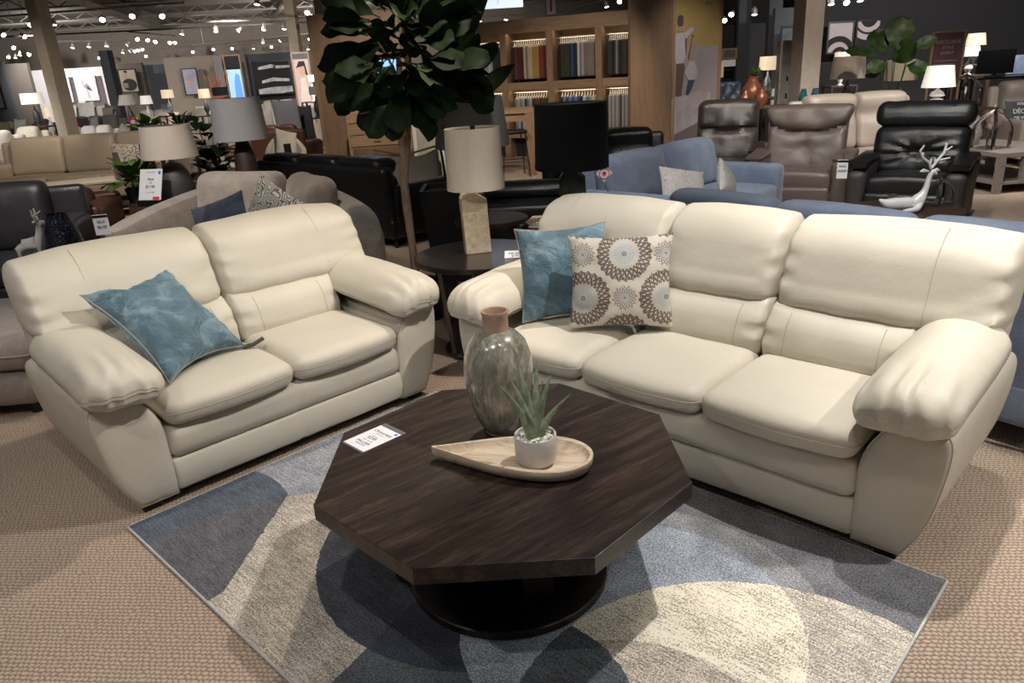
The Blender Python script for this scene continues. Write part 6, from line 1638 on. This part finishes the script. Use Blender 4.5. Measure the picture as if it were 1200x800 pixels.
# sliver between the poster pillar and the tan column
def headboard():
    A, B = atY(836, 112, 13.2), atY(868, 110, 13.2); root = thing('tufted_armchair', 'navy blue tufted armchair seen between the pillar and the dark recliner', 'armchair', ((A.x + B.x) / 2, 13.2, 0)); w = B.x - A.x + .1
    m = leather('navy_tufted', (.035, .05, .085), .35)
    def d(P, t): P = P.copy(); P.y += .03 * (math.sin(t.x * 9.4) * math.sin(t.z * 9.4)) * sm(.2, -1, t.y); return P
    bm = NB(); soft_box(bm, (0, .2, .80), (w, .18, .85), .06, (30, 5, 30), d); obj('tufted_back', bm, m, root)
    bm = NB(); soft_box(bm, (0, -.15, .33), (w, .65, .38), .08, (10, 8, 8)); obj('seat', bm, m, root)
    for s in (-1, 1): bm = NB(); soft_box(bm, (s * (w / 2 - .06), -.12, .5), (.14, .6, .4), .06, (6, 8, 8)); obj('arm', bm, m, root)
headboard()
flamp('table lamp with a narrow beige shade right beside the poster pillar', 837, 848, 72, 91, 11.5, fabric('warm_shade', (.50, .42, .30)), CERG, .95, tlabel='dark table beside the poster pillar')
flamp('glowing table lamp with a glass base left of the tan column', 890, 911, 66, 82, 12.6, LIT, MATS['lamp_glass'], .93, tlabel='dark table left of the tan column')
pic('small framed landscape over the navy tufted armchair', 845, 863, 57, 70, 15.8, canvas(plain('dark_landscape', (.10, .07, .06), .6, var=.6, scale=5)), OAK)
pic('small white framed sign under the little landscape', 845, 862, 70, 79, 15.7, canvas(PAPER), None, 'sign', 'wall_sign')
def copper_vase(label, px, Y, h, r, z):
    P = atY(*px, Y); bm = NB(); lathe(bm, [(0, 0), (r * .5, 0), (r, h * .35), (r * .95, h * .6), (r * .4, h * .9), (r * .45, h), (r * .35, h), (r * .8, h * .6), (0, .03)], 24); o = obj('copper_vase', bm, plain('copper_glaze', (.22, .08, .045), .25, .2)); o.location = (P.x, Y, z); tag(o, label, 'vase')
copper_vase('large copper brown vase behind the dark brown recliner', (881, 118), 11.3, .42, .16, .92)
copper_vase('small copper brown vase right of the larger one', (892, 118), 11.1, .26, .09, .92)
copper_vase('small copper brown vase left of the larger one', (873, 118), 11.1, .24, .08, .92)
end_table('console_table', 'dark console table under the copper vases', (wx(884, 118, 11.25), 11.25), 1.1, .45, .92, DKW, cat='console table')
bushy('small bright green plant above the copper vases', 'potted_plant', (wx(885, 95, 11.95), 11.95), 1.12, 18, .18, .06, POTH, BLK, (20, 80)); end_table('plant_stand', 'tall dark stand under the bright green plant', (wx(885, 95, 11.95), 11.95), .3, .25, 1.12, DKW, cat='plant stand')
fsofa('white slipcovered armchair beside the grey memo board', 896, 914, 100, 14.2, WHITE_F, 1, rz=-10, cat='armchair', name='armchair', aw=.12, H=1.0)
def board():
    A, B = atY(914, 120, 11.8), atY(937, 120, 11.8); zt = atY(925, 47, 11.8).z; root = thing('mirror_cabinet', 'tall grey wood cabinet with dark hooks left of the tan column', 'cabinet', ((A.x + B.x) / 2, 11.8, 0), R(-12)); w = B.x - A.x + .06
    part_box('body', root, GREYW, -w / 2, w / 2, 0, .4, 0, zt); part_box('door', root, plain('pale_linen_door', (.28, .26, .24), .8), -w / 2 + .03, w / 2 - .03, -.015, 0, .55, 1.45); part_box('dark_picture', root, plain('dark_red_print', (.06, .025, .02), .6, var=.4), 0, w / 2 - .03, -.015, 0, 1.55, zt - .05)
    for x in (-.07, .07):
        for z in (1.05, 1.3): bm = NB(); tube(bm, [(x, -.02, z), (x, -.05, z - .03), (x, -.03, z - .06), (x, -.02, z - .04)], .012, 6); obj('hook', bm, BLK, root)
board()
hurricane('teal glass vase standing behind the taupe leather sofa', (942, 104), 10.2, .95, (.01, .10, .11), .22, .05, 'teal_vase'); hurricane('blue speckled glass vase right of the teal one', (956, 102), 10.3, .95, (.05, .10, .14), .22, .055, 'speckled_vase')
end_table('console_table', 'narrow dark console behind the taupe leather sofa under the glass vases', (wx(950, 110, 10.25), 10.25), .7, .25, .95, DKW, cat='console table')
pic('sky blue cloud picture on the charcoal wall left of the tan column', 911, 936, 31, 90, 14.6, canvas(plain('cloud_print', (.16, .19, .24), .7, var=.7, scale=2)), WALLS['bluegrey'])

def post_sign():
    Y = 16.0; A, B = wx(640, 10, Y), wx(653, 10, Y); bm = NB(); box(bm, A, B, Y, Y + .3, 0, 4.6); struct('trim_column', bm, WALLS['grey'])
    P = atY(646, 17, Y); root = thing('safety_sign', 'narrow white sign with red marks on the grey column above the fabric shelving', 'sign', (P.x, Y - .001, P.z)); 
    part_box('sign_plate', root, PAPER, -.09, .09, -.02, 0, 0, .45); part_box('red_mark', root, REDINK, -.05, .05, -.026, -.02, .30, .34); part_box('red_mark', root, REDINK, -.02, .02, -.026, -.02, .05, .28)
post_sign()
# ------------------------------------------------------------------ walls, ceiling, track lights
def pw(x0, x1, yt, Y, mat, yref=110, d=.15, z0=0, name='wall_back'):
    A = wx(x0, yref, Y); B = wx(x1, yref, Y); zt = atY((x0 + x1) / 2, yt, Y).z if yt is not None else 4.6
    bm = NB(); box(bm, A, B, Y, Y + d, z0, zt); return struct(name, bm, mat)
pw(-80, 12, 74, 23.2, WALLS['slate']); pw(10, 40, 74, 23.3, WALLS['taupe'])
pw(30, 136, 80, 30, WALLS['white']); pw(134, 173, 74, 29, WALLS['brown']); pw(171, 203, 75, 29.2, WALLS['slate'])
pw(199, 262, 66, 27, WALLS['beige']); pw(258, 294, 64, 25, WALLS['taupe']); pw(288, 352, 62, 25.5, WALLS['bluegrey']); pw(346, 380, 62, 20.5, WALLS['slate'])
bm = NB(); box(bm, -26, 16, 35, 35.2, 0, 4.6); struct('wall_back', bm, WALLS['upper'])
bm = NB(); box(bm, -26.2, -26, -4, 35, 0, 4.6); struct('wall_left', bm, WALLS['upper'])
bm = NB(); box(bm, 16, 16.2, -4, 35, 0, 4.6); struct('wall_right', bm, WALLS['charcoal'])
pw(935, 1330, None, 17.0, WALLS['charcoal'], 60, name='wall_right')
pw(906, 938, 9, 14.9, WALLS['slate'], 60, name='wall_right'); pw(838, 910, 28, 16.2, WALLS['black'], 60, name='wall_right'); pw(820, 1000, None, 22, WALLS['grey'], 60, name='wall_back')
pw(864, 878, None, 15.8, WALLS['bluegrey'], 60, name='trim_post'); pw(899, 914, None, 15.4, WALLS['bluegrey'], 60, name='trim_post')
def deck():
    m, b = newmat('ribbed_metal_deck'); c = coords(); x, y, z = sep(c)
    w = (y * 3.2).frac(); g = w.lt(.5); n = tnoise(c, .7, 3)
    setp(b, 'Base Color', mixc(g, ramp(n, (.3, (.23, .21, .20)), (.7, (.30, .275, .255))), (.18, .165, .155))); setp(b, 'Roughness', .8); bump(b, w, .5, .05); return m
bm = NB(); box(bm, -26, 16, 6.5, 35, 4.6, 4.75); struct('ceiling', bm, deck())
STEEL = plain('painted_steel', (.26, .235, .215), .7)
for y in (11, 15.5, 20, 24.5, 29, 33):
    bm = NB(); box(bm, -26, 16, y, y + .12, 4.42, 4.6); box(bm, -26, 16, y - .04, y + .16, 4.15, 4.19)
    x = -26
    while x < 16: beam(bm, (x, y + .06, 4.17), (x + .5, y + .06, 4.44), .03, .03); beam(bm, (x + .5, y + .06, 4.44), (x + 1, y + .06, 4.17), .03, .03); x += 1
    struct('trim_joist', bm, STEEL)
a, b_ = at(205, 36, 4.3), at(110, 0, 4.3); bm = NB(); d = (b_ - a); beam(bm, a - d * .4, b_ + d * 1.5, .5, .4); struct('trim_beam', bm, STEEL)
a, b_ = at(312, 30, 4.2), at(334, 0, 4.2); d = b_ - a; bm = NB(); cyl(bm, a, b_ + d * .8, .12); o = struct('trim_duct', bm, plain('light_duct', (.30, .27, .25), .6), smooth=True)
RAIL = plain('white_track', (.24, .22, .20), .5)
def rail(p0, p1, z, label, mat=RAIL, Y=None):
    A = at(*p0, z) if Y is None else atY(*p0, Y[0]); B = at(*p1, z) if Y is None else atY(*p1, Y[1])
    root = thing('track_rail', label, 'light track', A, 0, 'ceiling light tracks'); d = B - A
    bm = NB(); beam(bm, (0, 0, 0), d, .045, .04); obj('rail', bm, mat, root, False)
    for t in (.1, .5, .9): q = d * t; bm = NB(); cyl(bm, q, (q.x, q.y, 4.6 - A.z), .006, n=6); obj('hanging_rod', bm, METAL, root)
rail((-10, 20), (215, 3), 3.3, 'white light track across the top left, passing behind the cream column'); rail((-10, 44), (400, 24), 3.3, 'long dark light track running behind the upper left spotlights', plain('dark_track', (.06, .05, .05), .5))
rail((150, 37), (205, 42), 3.3, 'short white light track above the beige wall'); rail((50, 49), (205, 46), 3.3, 'thin white light track above the heron pictures'); rail((225, 53), (375, 38), 3.3, 'white light track above the black abstract painting')
rail((205, 27), (340, 22), 3.3, 'white light track with the row of small spotlights at top centre'); rail((352, -2), (390, 18), 3.3, 'white light track beside the tall oak display wall')
rail((500, 24), (640, 15), 3.3, 'white light track above the fabric shelving'); rail((640, 18), (740, -8), 3.3, 'white light track in front of the poster pillar')
def track_lights():
    HEAD = plain('white_fixture', (.55, .53, .50), .4); FACE = glow('lamp_face', (1, .95, .88), 14)
    root0 = thing('track_spotlight', 'x', 'spotlight', (0, 0, 0), 0, 'track spotlights')
    bm = NB(); lathe(bm, [(0, .13), (.028, .13), (.035, .10), (.045, .05), (.062, .0), (.062, -.008), (.056, -.008), (.056, .0), (0, .004)], 20); obj('housing', bm, HEAD, root0)
    bm = NB(); lathe(bm, [(0, -.002), (.055, -.002), (.055, .003), (0, .003)], 20); obj('lamp_face', bm, FACE, root0)
    bm = NB(); tube(bm, [(.05, 0, .03), (.06, 0, .10), (0, 0, .18), (-.06, 0, .10), (-.05, 0, .03)], .006, 5); obj('bracket', bm, HEAD, root0)
    L = [(36, 29, 1), (4, 41, 2), (29, 43, 2), (63, 29, 0), (120, 23, 1), (62, 45, 2), (64, 57, 2), (85, 56, 0), (104, 55, 0), (125, 54, 0), (16, 56, 1), (10, 67, 1), (18, 68, 0), (23, 65, 0), (34, 64, 1), (57, 66, 0), (67, 65, 0), (116, 68, 1), (144, 62, 0),
         (155, 19, 1), (190, 19, 1), (213, 40, 0), (253, 37, 0), (161, 46, 1), (173, 47, 1), (182, 49, 1), (199, 50, 1), (205, 50, 1), (149, 53, 2), (152, 60, 2), (158, 60, 1), (162, 59, 1), (167, 58, 2), (171, 66, 1), (226, 61, 1), (250, 58, 1), (272, 57, 1),
         (279, 36, 2), (309, 35, 0), (333, 34, 0), (308, 50, 0), (297, 57, 0), (318, 55, 1), (328, 48, 2), (345, 44, 1), (363, 46, 1), (348, 58, 0), (361, 58, 0), (360, 15, 1), (364, 19, 1), (379, 22, 2), (384, 24, 2), (301, 5, 0),
         (519, 27, 1), (562, 25, 0), (593, 23, 0), (711, 8, 0), (726, 2, 1)]
    L = [q + (None,) for q in L] + [(849, 24, 1, 18.5), (857, 17, 1, 18.0), (884, 17, 0, 18.0), (974, 5, 0, 15.2), (992, 3, 1, 15.2), (1008, 1, 0, 15.2)]
    zones = [(0, 48, 'left of the cream column'), (48, 112, 'above the left heron picture'), (112, 148, 'above the dark post'), (148, 177, 'in the cluster above the dark oval painting'), (177, 215, 'above the slate wall'), (215, 275, 'above the lilac painting'), (275, 335, 'above the black abstract painting'), (335, 400, 'beside the tall oak display wall'), (400, 650, 'above the fabric shelving'), (650, 760, 'in front of the poster pillar'), (760, 900, 'in the grey opening right of the pillar'), (900, 1200, 'above the arch canvases')]
    ords = ['first', 'second', 'third', 'fourth', 'fifth', 'sixth', 'seventh', 'eighth', 'ninth', 'tenth', 'eleventh']
    cnt = {}
    for i, (px, py, mode, Y) in enumerate(sorted(L, key=lambda q: (q[0], q[1]))):
        P = at(px, py, 3.1) if Y is None else atY(px, py, Y)
        if Y is None and P.y > 33: P = atY(px, py, 33)
        zn = [z for z in zones if z[0] <= px < z[1]][0][2]; k = cnt.get(zn, 0); cnt[zn] = k + 1
        toc = Vector((0, 0, CAM_H)) - P; toc.normalize()
        rnd = random.Random(i)
        if mode == 1: d = (toc * .9 + Vector((rnd.uniform(-.3, .3), 0, -.55))).normalized()
        elif mode == 0: d = (Vector((rnd.uniform(-.2, .2), toc.y * .30, -1))).normalized()
        else: d = Vector((rnd.choice((-1, 1)) * .8, toc.y * .5, -.7)).normalized()
        rot = (-d).to_track_quat('Z', 'Y').to_euler()
        lab = 'white track spotlight %s, %s from the left' % (zn, ords[k])
        if i == 0: root0.location = P; root0.rotation_euler = rot; root0['label'] = lab; r0 = root0
        else: dup(root0, P, None, lab, rot=rot)
track_lights()
# ------------------------------------------------------------------ floor, light
def carpet():
    m, b = newmat('woven_loop_carpet'); c = coords()
    v = mapping(c, (1, 1, 1), (0, 0, R(6)))
    x, y, _ = sep(v)
    sx, sy = 55, 62
    y = y + (tnoise(v, 12, 2) - .5) * .012; row = X.op('FLOOR', y * sy)
    wv = (tnoise(v, 22, 2) - .5) * 2.4
    a = (x * sx + row * .5 + wv).frac() - .5; bq = (y * sy).frac() - .5
    h = 1 - (a * a * 3.2 + bq * bq * 3.2)
    big = tnoise(c, 1.3, 3); fine = tnoise(c, 240, 3, .8)
    col = ramp(h * .7 + fine * .35, (.15, (.25, .185, .145)), (.75, (.58, .455, .365)))
    col = mixc(ramp(big, (.3, 0.0), (.7, .25)), col, (.20, .155, .125))
    setp(b, 'Base Color', col); setp(b, 'Roughness', .95); b.inputs['Specular IOR Level'].default_value = .1
    bump(b, h + fine * .5, .8, .004)
    return m
bm = NB(); box(bm, -26, 26, -4, 46, -.1, 0)
struct('floor', bm, carpet())
WARM = (1, .87, .70); NEUT = (1, .95, .88)
spot('track_light_key', (1.30, 2.50, 3.0), (.25, 2.1, .2), 222, 95, .35, NEUT, .035)
spot('track_light_loveseat', (.1, 4.2, 3.1), (-1.1, 3.4, .7), 175, 62, .3, WARM, .04)
spot('track_light_front', (-.6, .9, 3.1), (-.9, 3.0, .5), 80, 62, .4, NEUT, .05)
spot('track_light_sofa', (.4, 1.2, 3.1), (.9, 3.2, .8), 30, 70, .4, WARM, .04)
w = bpy.data.worlds.new('world'); S.world = w; w.use_nodes = True
w.node_tree.nodes['Background'].inputs[0].default_value = (.95, .97, 1, 1); w.node_tree.nodes['Background'].inputs[1].default_value = .055
S.view_settings.view_transform = 'Standard'; S.view_settings.look = 'None'; S.view_settings.gamma = 1
S.view_settings.use_curve_mapping = False; S.view_settings.exposure = 0.12
# showroom lighting: more of the same ceiling track lamps, spread over the floor
k = 0
for (x, y, tx, ty, p, sz, c) in [
    (-3.2, 5.0, -3.2, 7.0, 210, 75, NEUT), (-1.6, 5.0, -1.9, 6.6, 110, 70, WARM), (-4.8, 9.5, -6.0, 12, 260, 80, WARM), (-9.5, 13, -10, 16, 380, 85, NEUT), (-5, 15.5, -5, 19, 500, 95, NEUT),
    (-13, 22, -13, 27, 480, 100, NEUT), (-7, 21, -8, 26, 380, 100, NEUT), (-2, 16, -3.4, 21, 700, 90, WARM),
    (.8, 5.2, 1.6, 6.9, 170, 70, NEUT), (2.6, 5.6, 3.4, 7.6, 200, 75, NEUT), (3.6, 5.8, 4.4, 8.0, 170, 70, NEUT), (2.0, 3.0, 1.9, 4.0, 150, 75, NEUT), (2.4, 3.9, 2.7, 5.0, 90, 60, NEUT), (4.3, 7.6, 4.6, 9.4, 130, 80, NEUT), (6.4, 7.8, 6.3, 9.6, 260, 80, NEUT),
    (.4, 9.5, .7, 12.0, 260, 85, WARM), (1.4, 11.5, 1.3, 14.3, 110, 80, WARM), (-1.6, 9.0, -1.6, 12, 300, 75, WARM), (-3.6, 12.0, -5.0, 14.8, 160, 80, NEUT), (-7.0, 11.2, -8.4, 14.6, 130, 70, WARM), (-3.0, 3.6, -3.0, 4.9, 40, 70, NEUT), (-6, 26, -7, 33, 700, 140, NEUT), (-16, 27, -16, 33, 700, 140, NEUT), (6.0, 11.5, 6.4, 13.5, 90, 70, NEUT), (2.6, 7.0, 2.9, 9.8, 80, 60, WARM), (8, 12, 8.5, 17, 700, 110, NEUT), (4, 12, 4.5, 16, 160, 100, NEUT), (11, 7, 12, 10, 300, 90, NEUT),
    (-3.5, 2.2, -2.9, 3.6, 60, 75, NEUT), (3.1, 1.3, 2.4, 1.6, 270, 62, NEUT), (3.2, 4.0, 2.8, 3.0, 70, 70, NEUT), (-2.0, .6, -1.8, 1.6, 75, 90, NEUT), (1.6, .2, 1.0, 1.0, 25, 70, NEUT), (-.3, 4.6, -.2, 5.3, 60, 70, WARM), (4.2, 8.6, 4.7, 11.2, 130, 75, WARM), (2.2, 8.0, 2.9, 10.8, 230, 60, NEUT)]:
    spot('track_lamp_%d' % k, (x, y, 3.15), (tx, ty, .5), p, sz, .6, c, .05); k += 1

for (px, py, Y, e) in ((1144, 47, 15.2, 60), (900, 75, 12.6, 25), (196, 110, 20.0, 30), (239, 110, 20.0, 25)):
    P = atY(px, py, Y); l = bpy.data.lights.new('bulb', 'POINT'); l.energy = e; l.color = (1, .82, .6); l.shadow_soft_size = .03
    o = bpy.data.objects.new('lamp_bulb', l); COL.objects.link(o); o.location = P
